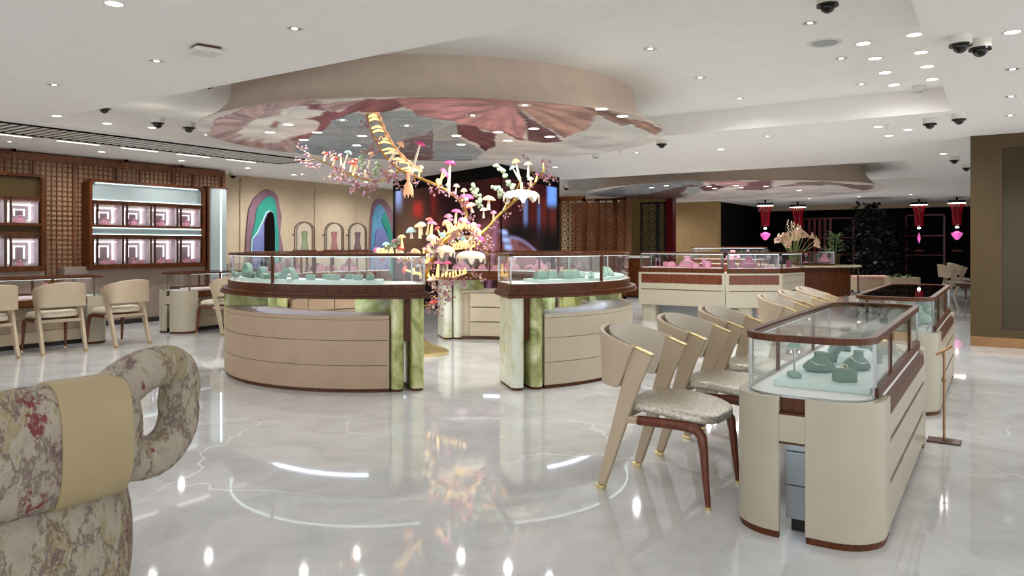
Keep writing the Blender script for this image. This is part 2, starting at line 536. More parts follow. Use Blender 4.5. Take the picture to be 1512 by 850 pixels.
def rrect(x0, x1, y0, y1, r, n=8):
    return arc(x1 - r, y0 + r, r, -90, 0, n) + arc(x1 - r, y1 - r, r, 0, 90, n) + arc(x0 + r, y1 - r, r, 90, 180, n) + arc(x0 + r, y0 + r, r, 180, 270, n)
ORD = ['first', 'second', 'third', 'fourth', 'fifth', 'sixth', 'seventh', 'eighth', 'ninth', 'tenth', 'eleventh', 'twelfth', 'thirteenth', 'fourteenth', 'fifteenth', 'sixteenth', 'seventeenth', 'eighteenth', 'nineteenth', 'twentieth']
def nth(i, n, what='left'):
    if n == 1: return 'the only one'
    if i == 0: return 'leftmost' if what == 'left' else 'nearest'
    if i == n - 1: return 'rightmost' if what == 'left' else 'farthest'
    return ORD[i] + (' from left' if what == 'left' else ' nearest')
# ================================================================== SETTING
HL, HU = 2.82, 3.09
REC1 = (-9.6, -0.46, 4.18, 9.4)
REC2 = (-9.4, -1.4, 14.45, 21.6)
struct(MB().box(-13.6, 5, -4, 31, -0.12, 0).build('floor', 'floor'))
def slab(x0, x1, y0, y1, z0, z1, mat, name='ceiling'):
    return struct(MB().box(x0, x1, y0, y1, z0, z1).build(name, mat))
slab(-13.6, 5, -4, 31, HU, HU + 0.1, 'ceiling_up')
slab(-13.6, 5, -4, 4.18, HL, HU, 'ceiling')
slab(-13.6, REC1[0], 4.18, 31, HL, HU, 'ceiling')
slab(REC1[1], 5, 4.18, 31, HL, HU, 'ceiling')
slab(REC1[0], REC1[1], 9.4, 14.45, HL, HU, 'ceiling')
slab(REC1[0], REC1[1], REC2[3], 31, HL, HU, 'ceiling')
slab(REC2[1], REC1[1], 14.45, REC2[3], HL, HU, 'ceiling')
def ceil_z(p):
    q = P(p[0], p[1], HU)
    if REC1[0] < q.x < REC1[1] and REC1[2] < q.y < REC1[3]: return HU
    if REC2[0] < q.x < REC2[1] and REC2[2] < q.y < REC2[3]: return HU
    return HL
# walls
struct(MB().box(-13.6, -13.35, -4, 31, 0, HL).build('wall_left', 'wall'))
struct(MB().box(-13.35, -7.9, 24.3, 24.6, 0, HL).build('wall_back', plain('ochre_wallcovering', 'a98b5e', 0.7, var=0.04)))
struct(MB().box(-8.15, -7.9, 24.6, 29.2, 0, HL).build('wall_return', 'black_matt'))
mb = MB().box(-8.2, 5, 29.2, 29.4, 0, 2.66)
struct(mb.build('wall_far', 'black_matt'))
struct(MB().box(-8.2, 5, 29.15, 29.4, 2.66, HL).build('trim_1', 'wall'))
struct(MB().box(4.6, 5, 12.0, 29.4, 0, HL).build('wall_right', 'taupe'))
# pilaster frames on the cream wall
def wall_frame(y0, y1, z1, name):
    m = MB()
    for a, b, c, d in ((y0, y0 + 0.03, 0.3, z1), (y1 - 0.03, y1, 0.3, z1), (y0, y1, z1 - 0.03, z1)):
        m.box(-13.35, -13.325, a, b, c, d)
    return struct(m.build(name, 'wall'))
wall_frame(9.75, 11.8, 2.74, 'trim_2')
wall_frame(13.1, 15.0, 2.74, 'trim_3')
# timber lattice cladding of the left wall
WX = -12.72
struct(MB().box(-13.35, WX - 0.02, -1.0, 8.92, 0, HL - 0.02).build('trim_4', 'panel_back'))
lat = MB()
y = 3.0
while y < 8.9:
    lat.box(WX - 0.02, WX, y - 0.0085, y + 0.0085, 0.1, HL - 0.1); y += 0.082
z = 0.2
while z < HL - 0.1:
    lat.box(WX - 0.02, WX + 0.004, 3.0, 8.9, z - 0.0075, z + 0.0075); z += 0.078
struct(lat.build('trim_5', 'panel_wood'))
rail = MB()
rail.box(WX - 0.02, WX + 0.05, -1, 8.92, HL - 0.14, HL - 0.02)
rail.box(WX - 0.5, WX + 0.06, 8.86, 8.92, 0, HL - 0.02)
for yy in (5.12, 5.52, 6.12, 6.83, 7.25, 7.85, 8.28):
    rail.box(WX - 0.02, WX + 0.035, yy - 0.02, yy + 0.02, 2.40 if yy not in (6.12,) else 0.1, HL - 0.1)
struct(rail.build('trim_6', 'panel_wood'))
arms = MB()
for yy in (5.12, 6.83, 7.85):
    arms.box(WX, WX + 0.32, yy - 0.02, yy + 0.02, HL - 0.06, HL - 0.015)
    arms.box(WX + 0.28, WX + 0.32, yy - 0.02, yy + 0.02, HL - 0.2, HL - 0.015)
struct(arms.build('trim_7', 'panel_wood'))
struct(MB().box(-13.35, -12.55, 5.9, 8.92, 0, 1.0).box(-13.35, -12.55, 3.2, 5.6, 0, 0.95).build('trim_8', 'taupe'))
struct(MB().box(-12.55, -12.53, 3.0, 8.9, 0, 0.08).build('baseboard_left', 'dark'))

# ================================================================== CANOPIES (oval drums with printed undersides)
def inside(px, py, poly):
    c, n, j = False, len(poly), len(poly) - 1
    for i in range(n):
        xi, yi = poly[i]; xj, yj = poly[j]
        if (yi > py) != (yj > py) and px < (xj - xi) * (py - yi) / (yj - yi) + xi: c = not c
        j = i
    return c
def edge_d(px, py, poly):
    best = 1e9
    for i in range(len(poly)):
        ax, ay = poly[i]; bx, by = poly[(i + 1) % len(poly)]
        dx, dy = bx - ax, by - ay
        t = max(0, min(1, ((px - ax) * dx + (py - ay) * dy) / (dx * dx + dy * dy + 1e-9)))
        best = min(best, math.hypot(px - ax - t * dx, py - ay - t * dy))
    return best
def art(regions, base, cen, sc=1.0):
    regs = []
    for poly, col, style, orig in regions:
        xs = [q[0] for q in poly]; ys = [q[1] for q in poly]
        regs.append((poly, lin(col), style, orig, (min(xs) - 4, max(xs) + 4, min(ys) - 4, max(ys) + 4)))
    b0 = lin(base)
    def fn(p):
        px, py = PIX(p)
        nz = noise.noise_vector(Vector((p[0] * 5, p[1] * 5, 3.1)))
        jx, jy = px + nz.x * 3.0 * sc, py + nz.y * 1.4 * sc
        col, style, orig, d = b0, 'plain', None, 99
        for poly, c, st, og, bb in regs:
            if bb[0] < jx < bb[1] and bb[2] < jy < bb[3] and inside(jx, jy, poly):
                col, style, orig = c, st, og
                d = edge_d(jx, jy, poly) if st != 'plain' else 99
        k = 1.18 + 0.30 * noise.fractal(Vector((p[0] * 2.2, p[1] * 2.2, 0.7)), 0.8, 2.1, 5)
        col = [min(1, max(0.004, v * k)) for v in col[:3]]
        if orig is not None:
            a = math.atan2((jy - orig[1]) * 2.0, jx - orig[0])
            rr_ = math.hypot((jx - orig[0]) / 60, (jy - orig[1]) / 30)
            vein = 2.2 * noise.fractal(Vector((a * 7, rr_ * 0.8, 9)), 0.7, 2.2, 4)
            if style == 'pale' and vein > 0.8: col = [v * 0.6 + 0.25 for v in col]
            if style == 'deep': col = [v * (1 + 0.28 * max(-1.2, min(1.2, vein))) for v in col]
            if style == 'web':
                n3 = abs(noise.noise(Vector((p[0] * 4.5, p[1] * 4.5, 5))))
                if n3 < 0.035: col = [v * 0.5 + 0.3 for v in col]
        if style in ('pale', 'web') and d < 1.1 * sc: col = [v * 0.5 + 0.33 for v in col]
        if style == 'deep' and d < 1.0 * sc: col = [v * 0.55 for v in col]
        return col
    return fn
def canopy(x_px, Zc, rx, ratio, regions, base, label, nr, na, sc, HB=2.64, cyl=0.87):
    cen = DP(x_px, HOR, Zc)
    root = empty('ceiling_canopy', (cen.x, cen.y, HB), label, 'ceiling canopy', rz=YAW)
    S = Matrix.Diagonal((1, ratio, 1, 1))
    prof = [(cyl * rx, HU - HB), (cyl * rx, 0.36), (cyl * rx + 0.02, 0.29), (cyl * rx + 0.06, 0.22), (cyl * rx + 0.12, 0.15), (cyl * rx + 0.2, 0.085), (cyl * rx + 0.28, 0.035), (rx, 0.004), (rx, 0.0)]
    MB().lathe(prof, n=96, mat=S).build('canopy_drum', 'drum', root, angle=50)
    fn = art(regions, base, cen, sc)
    vs, fs = [(0, 0, 0)], []
    for i in range(1, nr + 1):
        for j in range(na):
            a = 2 * pi * j / na
            vs.append((rx * i / nr * cos(a), rx * ratio * i / nr * sin(a), 0))
    for j in range(na): fs.append((0, 1 + (j + 1) % na, 1 + j))
    for i in range(nr - 1):
        for j in range(na):
            a, b = 1 + i * na + j, 1 + i * na + (j + 1) % na
            fs.append((a, b, b + na, a + na))
    me = bpy.data.meshes.new('painted_underside')
    me.from_pydata([(x, y, -0.004) for x, y, z in vs], [], fs)
    at = me.color_attributes.new('print', 'FLOAT_COLOR', 'POINT')
    dat = []
    for x, y, z in vs:
        X = cen.x + x * _c - y * _s; Y = cen.y + x * _s + y * _c
        dat += [*fn((X, Y, HB)), 1.0]
    at.data.foreach_set('color', dat)
    me.materials.append(PRINT)
    o = bpy.data.objects.new('painted_underside', me); C.objects.link(o); o.parent = root
    tag(o, 'underside printed with large flowers and leaves')
    return root
PRINT = print_mat('printed_canopy_fabric', rough=0.55)
def c5(*pts): return [(300 + x / 3.78, 50 + y / 3.78) for x, y in pts]
def c6(*pts): return [(640 + x / 3.78, 50 + y / 3.78) for x, y in pts]
reg1 = [
    (c5((0, 700), (60, 480), (300, 380), (620, 360), (760, 440), (640, 560), (540, 640), (540, 700)), 'b59a98', 'deep', (395, 180)),
    (c6((0, 740), (0, 600), (380, 560), (1000, 560), (1300, 520), (1300, 700)), 'd0c8c2', 'plain', None),
    (c5((690, 490), (760, 450), (860, 435), (920, 452), (1000, 430), (1130, 420), (1230, 455), (1400, 490), (1470, 520), (1475, 545), (1420, 590), (1530, 700), (1200, 720), (540, 700), (500, 640), (570, 575), (640, 530)), '8b989f', 'web', (620, 190)),
    (c5((1060, 640), (1120, 580), (1230, 560), (1330, 500), (1400, 520), (1330, 620), (1500, 640), (1500, 720), (1100, 720)), '6f6166', 'web', (600, 205)),
    (c5((1000, 690), (1150, 650), (1260, 680), (1400, 640), (1380, 720), (1050, 730)), '6b4a4a', 'web', (600, 205)),
    (c6((0, 475), (120, 490), (185, 520), (165, 545), (110, 580), (60, 590), (0, 590)), '98a09c', 'pale', (625, 205)),
    (c6((0, 590), (160, 585), (285, 655), (240, 695), (0, 705)), '969ea2', 'web', (610, 205)),
    (c5((560, 392), (660, 388), (640, 415), (760, 435), (900, 362), (1080, 358), (1125, 402), (1000, 440), (860, 430), (720, 480), (680, 530), (560, 592), (480, 590), (640, 520), (650, 490), (560, 475)), '85525a', 'deep', (470, 190)),
    (c5((640, 400), (760, 375), (900, 365), (760, 432)), 'b79698', 'deep', (560, 140)),
    (c5((1050, 355), (1125, 402), (1200, 455), (1420, 490), (1515, 500), (1515, 350)), 'b77f80', 'deep', (755, 152)),
    (c6((-20, 350), (440, 350), (470, 420), (525, 520), (500, 582), (400, 550), (330, 545), (180, 505), (0, 458), (-20, 440)), 'bd8787', 'deep', (755, 152)),
    (c6((130, 500), (230, 512), (280, 545), (350, 548), (345, 620), (290, 655), (240, 610), (180, 585), (140, 560)), '694246', 'deep', (672, 190)),
    (c6((440, 380), (520, 365), (810, 385), (960, 425), (900, 465), (870, 520), (730, 580), (600, 500)), 'b38a7e', 'deep', (757, 148)),
    (c6((455, 400), (530, 460), (640, 530), (720, 598), (620, 606), (525, 595), (525, 510)), '613e42', 'deep', (757, 140)),
    (c6((380, 530), (450, 570), (520, 585), (500, 596), (420, 570)), '77494d', 'plain', None),
    (c6((720, 600), (870, 520), (900, 470), (1010, 480), (1180, 540), (1260, 545), (1060, 620), (860, 655)), 'c5c0ba', 'pale', (760, 150)),
    (c6((960, 430), (1000, 410), (1180, 450), (1300, 520), (1100, 480)), 'b5a79f', 'deep', (900, 150)),
    (c6((810, 388), (900, 398), (1010, 440), (1130, 490), (1050, 512), (960, 470), (900, 430)), '86665a', 'deep', (850, 150)),
    (c6((1080, 468), (1180, 490), (1290, 530), (1240, 565), (1120, 510)), '9a7565', 'deep', (900, 160)),
    (c5((120, 620), (230, 590), (270, 640), (200, 640)), '9a7770', 'deep', (400, 180)),
    (c5((255, 640), (300, 600), (345, 620), (330, 645)), 'a0766c', 'plain', None),
    (c5((150, 592), (225, 560), (180, 555), (250, 500), (290, 475), (430, 452), (440, 420), (500, 402), (580, 398), (590, 420), (690, 425), (640, 455), (560, 470), (640, 485), (652, 510), (630, 535), (575, 560), (490, 572), (420, 606), (335, 606), (345, 580), (250, 598), (275, 570)), 'dcd6cf', 'pale', (405, 182)),
    (c5((365, 520), (395, 480), (430, 490), (410, 525)), '9c6d70', 'web', (400, 180)),
]
canopy(645, 8.82, 2.68, 0.90, reg1, 'cdc4be', 'large oval ceiling canopy in front, printed with a white flower and pink petals', 105, 340, 1.0)
def c3(*pts): return [(820 + x / 5.0, 230 + y / 5.0) for x, y in pts]
def cR(*pts): return [(1060 + x / 3.98, 270 + y / 3.98) for x, y in pts]
reg2 = [
    (c3((150, 330), (230, 285), (430, 235), (640, 205), (860, 190), (1080, 185), (1110, 225), (1070, 260), (960, 300), (860, 325), (560, 330)), '77787a', 'deep', (960, 255)),
    (c3((430, 320), (520, 290), (700, 280), (860, 240), (1000, 210), (1080, 215), (980, 270), (850, 325), (700, 325), (580, 308)), '573d3a', 'deep', (1000, 265)),
    (c3((980, 230), (1070, 220), (1100, 262), (960, 300), (930, 280)), '8d8f8d', 'pale', (990, 260)),
    (c3((1060, 232), (1160, 205), (1270, 225), (1190, 250), (1110, 262)), '54292e', 'deep', (1050, 270)),
    (c3((1070, 190), (1330, 180), (1440, 190), (1400, 235), (1290, 225), (1180, 205)), 'b98e8e', 'deep', (1110, 265)),
    (c3((1395, 238), (1440, 192), (1600, 170), (1600, 240)), '6f464a', 'deep', (1110, 270)),
    (cR((100, 40), (180, 10), (330, 25), (260, 40)), '7b5556', 'deep', (1110, 268)),
    (cR((330, 25), (480, -5), (620, -10), (720, 0), (860, 15), (820, 30), (700, 10), (560, 12)), '8a7267', 'deep', (1140, 268)),
    (cR((700, 8), (830, 10), (915, 12), (910, 35), (850, 42), (780, 28)), '785c50', 'deep', (1250, 260)),
]
canopy(1078, 17.7, 3.42, 0.91, reg2, 'c9bdb8', 'farther oval ceiling canopy with grey and maroon petals printed underneath', 60, 220, 0.8)

# ================================================================== LEFT WALL FITTINGS
def bust(root, mat, s=1.0, n=18):
    """jewellery neck form facing +Y"""
    prof = [(0.0, 0.0), (0.105, 0.0), (0.11, 0.015), (0.10, 0.04), (0.075, 0.075), (0.048, 0.1), (0.038, 0.125), (0.042, 0.15), (0.03, 0.158), (0.0, 0.158)]
    S = Matrix.Diagonal((1.05 * s, 0.72 * s, s, 1))
    return MB().lathe(prof, n=n, mat=Matrix.Rotation(R(-16), 4, 'X') @ S).build('neck_form', mat, root)
def cabinet(y0, y1, ztop, lit, label, nbay, posts_at):
    X1 = -12.46; X0 = -12.70
    root = empty('wall_cabinet', (X0, (y0 + y1) / 2, 0.95), label, 'display cabinet')
    Yc, Z0 = (y0 + y1) / 2, 0.95
    def L(m): return Matrix.Translation((-X0, -Yc, -Z0))
    T = Matrix.Translation((-X0, -Yc, -Z0))
    r = 0.1
    # rounded outer frame (plan in Y,Z) extruded along X
    def yz(ol, xa, xb, mb):
        mb.prism(ol, xa, xb, T @ Matrix(((0, 0, 1, 0), (1, 0, 0, 0), (0, 1, 0, 0), (0, 0, 0, 1))))
    fr = MB()
    outer = [(y0, 0.95)] + arc(y0 + r, ztop - r, r, 180, 90, 6) + arc(y1 - r, ztop - r, r, 90, 0, 6) + [(y1, 0.95)]
    ring = MB(); ring.strip(outer, -0.045, X0, X1 + 0.02, mat=T @ Matrix(((0, 0, 1, 0), (1, 0, 0, 0), (0, 1, 0, 0), (0, 0, 0, 1))))
    for za, zb in ((2.075, 2.1), (1.65, 1.69), (1.505, 1.53), (0.95, 1.03)):
        ring.box(X0, X1 + 0.01, y0 + 0.03, y1 - 0.03, za, zb, T)
    ring.build('cabinet_frame', 'walnut', root)
    pm = 'soft_light' if lit else 'olive'
    for za, zb in ((2.1, ztop - 0.05), (1.53, 1.65)):
        rr_ = 0.075 if zb > 2.2 else 0.004
        MB().prism([(y0 + 0.04, za)] + arc(y0 + 0.04 + rr_, zb - rr_, rr_, 180, 90, 6) + arc(y1 - 0.04 - rr_, zb - rr_, rr_, 90, 0, 6) + [(y1 - 0.04, za)], X0 + 0.12, X1 - 0.05, T @ Matrix(((0, 0, 1, 0), (1, 0, 0, 0), (0, 1, 0, 0), (0, 0, 0, 1)))).build('fascia_panel', pm, root)
        if lit:
            e = MB()
            e.box(X1 - 0.05, X1 - 0.035, y0 + 0.05 + rr_, y1 - 0.05 - rr_, zb - 0.009, zb, T)
            e.box(X1 - 0.05, X1 - 0.035, y0 + 0.05, y1 - 0.05, za, za + 0.007, T)
            e.build('light_strip', 'strip_light', root)
    MB().box(X0, X0 + 0.01, y0 + 0.03, y1 - 0.03, 1.0, 2.1, T).build('back_panel', 'deck', root)
    for za, zb in ((1.69, 2.075), (1.03, 1.505)):
        MB().box(X0 + 0.02, X1 - 0.02, y0 + 0.05, y1 - 0.05, zb - 0.05, zb - 0.005, T).build('bay_ceiling', 'panel_wood', root)
        for k in range(nbay):
            a = y0 + 0.09 + (y1 - y0 - 0.12) * k / nbay
            b = y0 + 0.09 + (y1 - y0 - 0.12) * (k + 1) / nbay - 0.06
            p = MB(); p.box(X1 - 0.03, X1, a - 0.03, a - 0.005, za, zb, T).box(X1 - 0.03, X1, a + 0.04, a + 0.065, za, zb, T)
            p.build('door_post', 'bronze', root)
            e = MB()
            for q in (0.0, 0.075):
                ya, yb, zc, zd = a + 0.1 + q, b - 0.02 - q, za + 0.04 + q, zb - 0.09 - q
                if yb - ya < 0.05: continue
                for bx in ((ya, ya + 0.014, zc, zd), (yb - 0.014, yb, zc, zd), (ya, yb, zd - 0.014, zd)):
                    e.box(X0 + 0.01, X0 + 0.02 + 0.02 * (1 - q * 10), bx[0], bx[1], bx[2], bx[3], T)
            e.build('light_frame', 'bay_led', root)
            MB().box(X0 + 0.01, X0 + 0.012, a + 0.12, b - 0.04, za + 0.06, zb - 0.11, T).build('mirror_panel', 'bay_grey', root)
            MB().box(X0 + 0.02, X1 - 0.02, b + 0.0, b + 0.012, za, zb - 0.05, T).build('bay_divider', 'bay_grey', root)
            MB().box(X1 - 0.012, X1 - 0.006, a + 0.065, b + 0.02, za, zb, T).build('glass_door', 'glass', root)
    for yy in (y0 + 0.3, y1 - 0.3):
        pass
    return root
cabinet(6.237, 8.345, 2.44, True, 'long wall cabinet with cool lit header strip and two rows of four glass bays', 4, None)
cabinet(3.50, 5.56, 2.45, False, 'unlit-header wall cabinet cut by the left edge of the photo', 4, None)
k = 0
for (y0, y1, row_lab, who) in ((6.237, 8.345, '', 'lit'), (3.50, 5.56, '', 'left')):
    for z, nm in ((1.692, 'upper'), (1.032, 'lower')):
        for b in range(4):
            if who == 'left' and b < 2: continue
            yy = y0 + 0.09 + (y1 - y0 - 0.12) * (b + 0.5) / 4
            where = ('bay %s of the lit wall cabinet' % nth(b, 4)) if who == 'lit' else ('row of the cabinet at the left photo edge, %s' % ('rightmost bay' if b == 3 else 'next bay leftward'))
            r_ = empty('necklace_bust', (-12.585, yy - 0.03, z), ('pink bust, %s %s' if who == 'left' else 'pink necklace bust in the %s %s') % (nm, where), 'jewellery bust', 'pink busts in the wall cabinets', rz=R(-90))
            bust(r_, 'pink', 0.78 if nm == 'upper' else 0.58)
            if nm == 'lower' and who == 'lit':
                q = MB().cbox((0, 0, 0.03), (0.07, 0.07, 0.06)).cbox((0, 0, 0.065), (0.05, 0.05, 0.012)).build('ring_box', 'pink', None, bevel=0.006)
                q.location = (-12.55, yy + 0.1, z)
                tag(q, 'small pink ring box in lower %s' % where, 'jewellery box', 'pink ring boxes in the wall cabinet')
# curved lit panel at the end of the timber wall
lp = empty('light_panel', (-12.6, 8.66, 0), 'tall curved luminous panel at the end of the timber wall', 'light panel')
MB().prism([(x, y) for x, y in rrect(-0.10, 0.12, -0.20, 0.20, 0.08)], 0.3, 2.44).build('panel_body', 'soft_light', lp)
MB().box(0.119, 0.127, 0.03, 0.055, 0.35, 2.40).build('led_line', 'strip_light', lp)
MB().prism(rrect(-0.12, 0.14, -0.23, 0.23, 0.09), 2.44, 2.465).prism(rrect(-0.1, 0.13, -0.25, -0.2, 0.02), 0.0, 2.44).build('panel_trim', 'walnut', lp)
MB().prism(rrect(-0.12, 0.14, -0.23, 0.23, 0.09), 0.0, 0.3).build('panel_base', 'panel_wood', lp)
# ceiling air vent
vr = empty('air_vent', (-10.35, 6.2, HL), 'long black louvred air vent in the left ceiling', 'air vent')
MB().box(-0.42, 0.42, -2.9, 2.45, -0.004, 0.0).build('vent_backing', 'dark', vr)
sl = MB(); yy = -2.9
while yy < 2.45:
    sl.add([(-0.42, yy, -0.008), (0.42, yy, -0.008), (0.42, yy + 0.05, -0.012), (-0.42, yy + 0.05, -0.012), (-0.42, yy, -0.004), (0.42, yy, -0.004), (0.42, yy + 0.05, -0.004), (-0.42, yy + 0.05, -0.004)], [(0, 1, 2, 3), (7, 6, 5, 4), (0, 4, 5, 1), (1, 5, 6, 2), (2, 6, 7, 3), (3, 7, 4, 0)])
    yy += 0.115
sl.build('louvre_slats', 'white_plastic', vr, smooth=False)
MB().strip([(-0.44, -2.93), (0.44, -2.93), (0.44, 2.48), (-0.44, 2.48)], -0.03, -0.016, 0.0, closed=True).build('vent_frame', 'black_matt', vr)
for i, (yy, xx) in enumerate(((4.45, -10.98), (5.35, -10.98), (6.25, -10.98), (7.15, -10.98), (8.05, -10.98))):  # added glowing bars stand in for downlight glow washing the trim
    o = empty('glow_streak', (xx, yy, HL), 'slim glowing bar added as downlight glow on the wall side of the vent, %s' % nth(i, 5, 'left'), 'ceiling light', 'added glow streaks beside the vent')
    MB().box(-0.045, 0.045, -0.30, 0.30, -0.010, 0.0).build('streak_backing', 'white_plastic', o)
    MB().box(-0.03, 0.03, -0.28, 0.28, -0.014, -0.008).build('streak_face', 'streak_glow', o)

# relief portals on the cream wall
def relief(name, label, layers):
    base = PX(layers[0][1][0][0], layers[0][1][0][1], -13.34)
    root = empty(name, (-13.34, base.y, 0.0), label, 'wall relief')
    d = 0.0
    for i, (mat, pts, part) in enumerate(layers):
        ol = []
        for x, yv in pts:
            q = PX(x, yv, -13.32 + 0.0)
            ol.append((q.y - base.y, q.z))
        # carry the legs of the shape down to the floor
        lo = min(q[1] for q in ol)
        ol = [(a, 0.02 if b < lo + 0.03 else b) for a, b in ol]
        MB().prism(ol, d, 0.03 + 0.02 * i, Matrix(((0, 0, 1, 0), (1, 0, 0, 0), (0, 1, 0, 0), (0, 0, 0, 1)))).build(part, mat, root, angle=60)
    return root
def c7(*pts): return [(320 + x / 6.047, 240 + y / 5.667) for x, y in pts]
relief('arch_relief', 'mauve and emerald arch relief with a dark opening on the cream wall', [
    ('purple', c7((235, 768), (262, 640), (275, 480), (290, 380), (330, 300), (400, 240), (450, 220), (510, 245), (545, 290), (560, 370), (578, 450), (565, 600), (590, 700), (600, 768)), 'outer_band'),
    ('green', c7((270, 768), (300, 640), (335, 500), (350, 390), (390, 330), (440, 285), (480, 280), (510, 310), (528, 380), (530, 480), (548, 600), (548, 768)), 'middle_band'),
    ('line', c7((275, 768), (300, 640), (350, 580), (400, 480), (430, 415), (460, 400), (485, 415), (500, 470), (508, 600), (517, 768)), 'inner_edge'),
    ('periw', c7((283, 768), (308, 640), (355, 588), (405, 488), (432, 422), (460, 407), (482, 422), (494, 475), (500, 600), (508, 768)), 'inner_field'),
    ('black', c7((405, 768), (405, 500), (432, 428), (460, 409), (480, 424), (492, 475), (497, 600), (500, 768)), 'dark_opening')])
def c7b(*pts): return [(540 + x / 7.56, 270 + y / 7.56) for x, y in pts]
relief('arch_relief', 'blue and aqua arch relief partly behind the glowing tree', [
    ('purple', c7b((30, 790), (45, 600), (55, 400), (80, 250), (120, 185), (160, 172), (210, 190), (270, 260), (305, 340), (310, 600), (320, 790)), 'outer_band'),
    ('sky', c7b((45, 790), (60, 600), (70, 400), (90, 290), (130, 232), (170, 250), (215, 320), (250, 430), (280, 600), (290, 790)), 'middle_band'),
    ('green', c7b((165, 420), (195, 330), (222, 360), (255, 450), (285, 600), (290, 790), (270, 790), (225, 560)), 'side_ripple'),
    ('periw', c7b((85, 790), (90, 600), (110, 520), (160, 500), (205, 560), (240, 640), (255, 790)), 'inner_field')])
# ================================================================== CURVED COUNTERS AROUND THE TREE
def arc_counter(cx, cy, mid, label, posts, lit=True, top_plate=False, pale=(), skin='counter_leather'):
    root = empty('curved_counter', (cx, cy, 0), label, 'display counter', rz=R(mid))
    RB, RI = 1.78, 1.27
    bh = 39.3                                    # body half span, ends are the onyx fins
    # body
    MB().prism(sector(RI + 0.03, RB - 0.025, -bh + 0.6, bh - 0.6, 40), 0.0, 0.685).build('counter_core', skin, root)
    for k, (za, zb) in enumerate(((0.035, 0.245), (0.250, 0.475), (0.480, 0.665))):
        MB().strip(arc(0, 0, RB, -bh, bh, 48), 0.03, za, zb).build('front_panel', skin, root, angle=30)
    MB().prism(sector(RI, RB, -bh, bh, 44), 0.668, 0.705).build('ledge', skin, root, angle=30)
    for sgn in (-1, 1):
        a = sgn * (bh - 0.45)
        MB().cbox((cos(R(a)) * 1.525, sin(R(a)) * 1.525, 0.35), (0.50, 0.02, 0.63), R(a)).build('end_panel', skin, root)
    MB().strip(arc(0, 0, RB - 0.012, -bh, bh, 44), 0.03, 0.0, 0.034).build('toe_kick', 'walnut', root, angle=30)
    # inner face with drawers
    n = 3
    for k in range(n):
        a0 = -bh + 5 + (2 * bh - 10) * k / n; a1 = a0 + (2 * bh - 10) / n - 0.8
        for za, zb in ((0.05, 0.245), (0.26, 0.455), (0.47, 0.66)):
            MB().strip(arc(0, 0, RI - 0.02, a1, a0, 10), 0.0 + 0.03 * -1, za, zb).build('drawer', skin, root, angle=30)
    MB().strip(arc(0, 0, RI - 0.012, bh, -bh, 36), -0.035, 0.0, 0.045).build('inner_plinth', 'bronze', root, angle=30)
    # onyx fins, bull-nosed at both ends
    for sgn in (-1, 1):
        for da in (41.6, 47.8):
            a = R(sgn * da)
            ol = rrect(1.25, 1.79, -0.062, 0.062, 0.06, 6)
            m = Matrix.Rotation(a, 4, 'Z')
            f = MB().prism(ol, 0.025, 0.86, m).build('onyx_fin', 'onyx_pale_sheen' if sgn * da in pale else 'onyx', root)
            MB().prism(rrect(1.26, 1.78, -0.056, 0.056, 0.054, 6), 0.0, 0.025, m).build('fin_foot', 'walnut', f)
        a = R(sgn * 44.7)
        MB().cbox((1.53 * cos(a), 1.53 * sin(a), 0.66), (0.40, 0.07, 0.40), a).build('fin_spacer', 'walnut', root)
        # low onyx panel between ledge and band
        s0, s1 = (bh - 14, bh) if sgn > 0 else (-bh, -bh + 14)
        MB().prism(sector(RI + 0.03, RI + 0.10, s0, s1, 10), 0.70, 0.87).build('onyx_panel', 'onyx', root, angle=30)
    # moulding and timber band
    H = 50.6
    def sec(r0, r1, h, z0, z1, nm, mat):
        return MB().prism(sector(r0, r1, -h, h, 48), z0, z1).build(nm, mat, root, angle=30)
    mo = MB()
    mo.prism(sector(1.10, 1.83, -H - 0.9, H + 0.9, 48), 0.86, 0.882)
    mo.prism(sector(1.12, 1.805, -H - 0.5, H + 0.5, 48), 0.882, 0.892)
    mo.prism(sector(1.11, 1.815, -H - 0.7, H + 0.7, 48), 0.892, 0.910)
    mo.prism(sector(1.15, 1.765, -H, H, 48), 0.910, 0.925)
    mo.build('moulding', 'walnut', root, angle=30)
    sec(1.165, 1.75, H - 0.4, 0.925, 0.985, 'timber_band', 'walnut')
    sec(1.18, 1.735, H - 1.0, 0.985, 0.990, 'display_deck', 'deck')
    # vitrine
    gh = H - 0.7
    g = MB()
    g.strip(arc(0, 0, 1.735, -gh, gh, 48), 0.006, 0.988, 1.248)
    g.build('front_glass', 'glass', root, angle=30)
    MB().strip(arc(0, 0, 1.185, gh, -gh, 36), 0.006, 0.988, 1.248).build('rear_glass', 'glass', root, angle=30)
    for sgn in (-1, 1):
        a = R(sgn * gh)
        MB().cbox((1.46 * cos(a), 1.46 * sin(a), 1.118), (0.55, 0.006, 0.26), a).build('end_glass', 'glass', root)
    tf = MB()
    tf.strip(arc(0, 0, 1.745, -gh - 0.3, gh + 0.3, 48), 0.035, 1.245, 1.272)
    tf.strip(arc(0, 0, 1.175, gh + 0.3, -gh - 0.3, 36), 0.035, 1.245, 1.272)
    for sgn in (-1, 1):
        a = R(sgn * gh)
        tf.cbox((1.46 * cos(a), 1.46 * sin(a), 1.2585), (0.56, 0.035, 0.027), a)
    tf.build('top_frame', 'walnut', root, angle=30)
    if top_plate: sec(1.21, 1.71, gh - 0.5, 1.256, 1.268, 'top_plate', 'walnut')
    else: sec(1.21, 1.71, gh - 0.5, 1.262, 1.268, 'top_glass', 'glass_top')
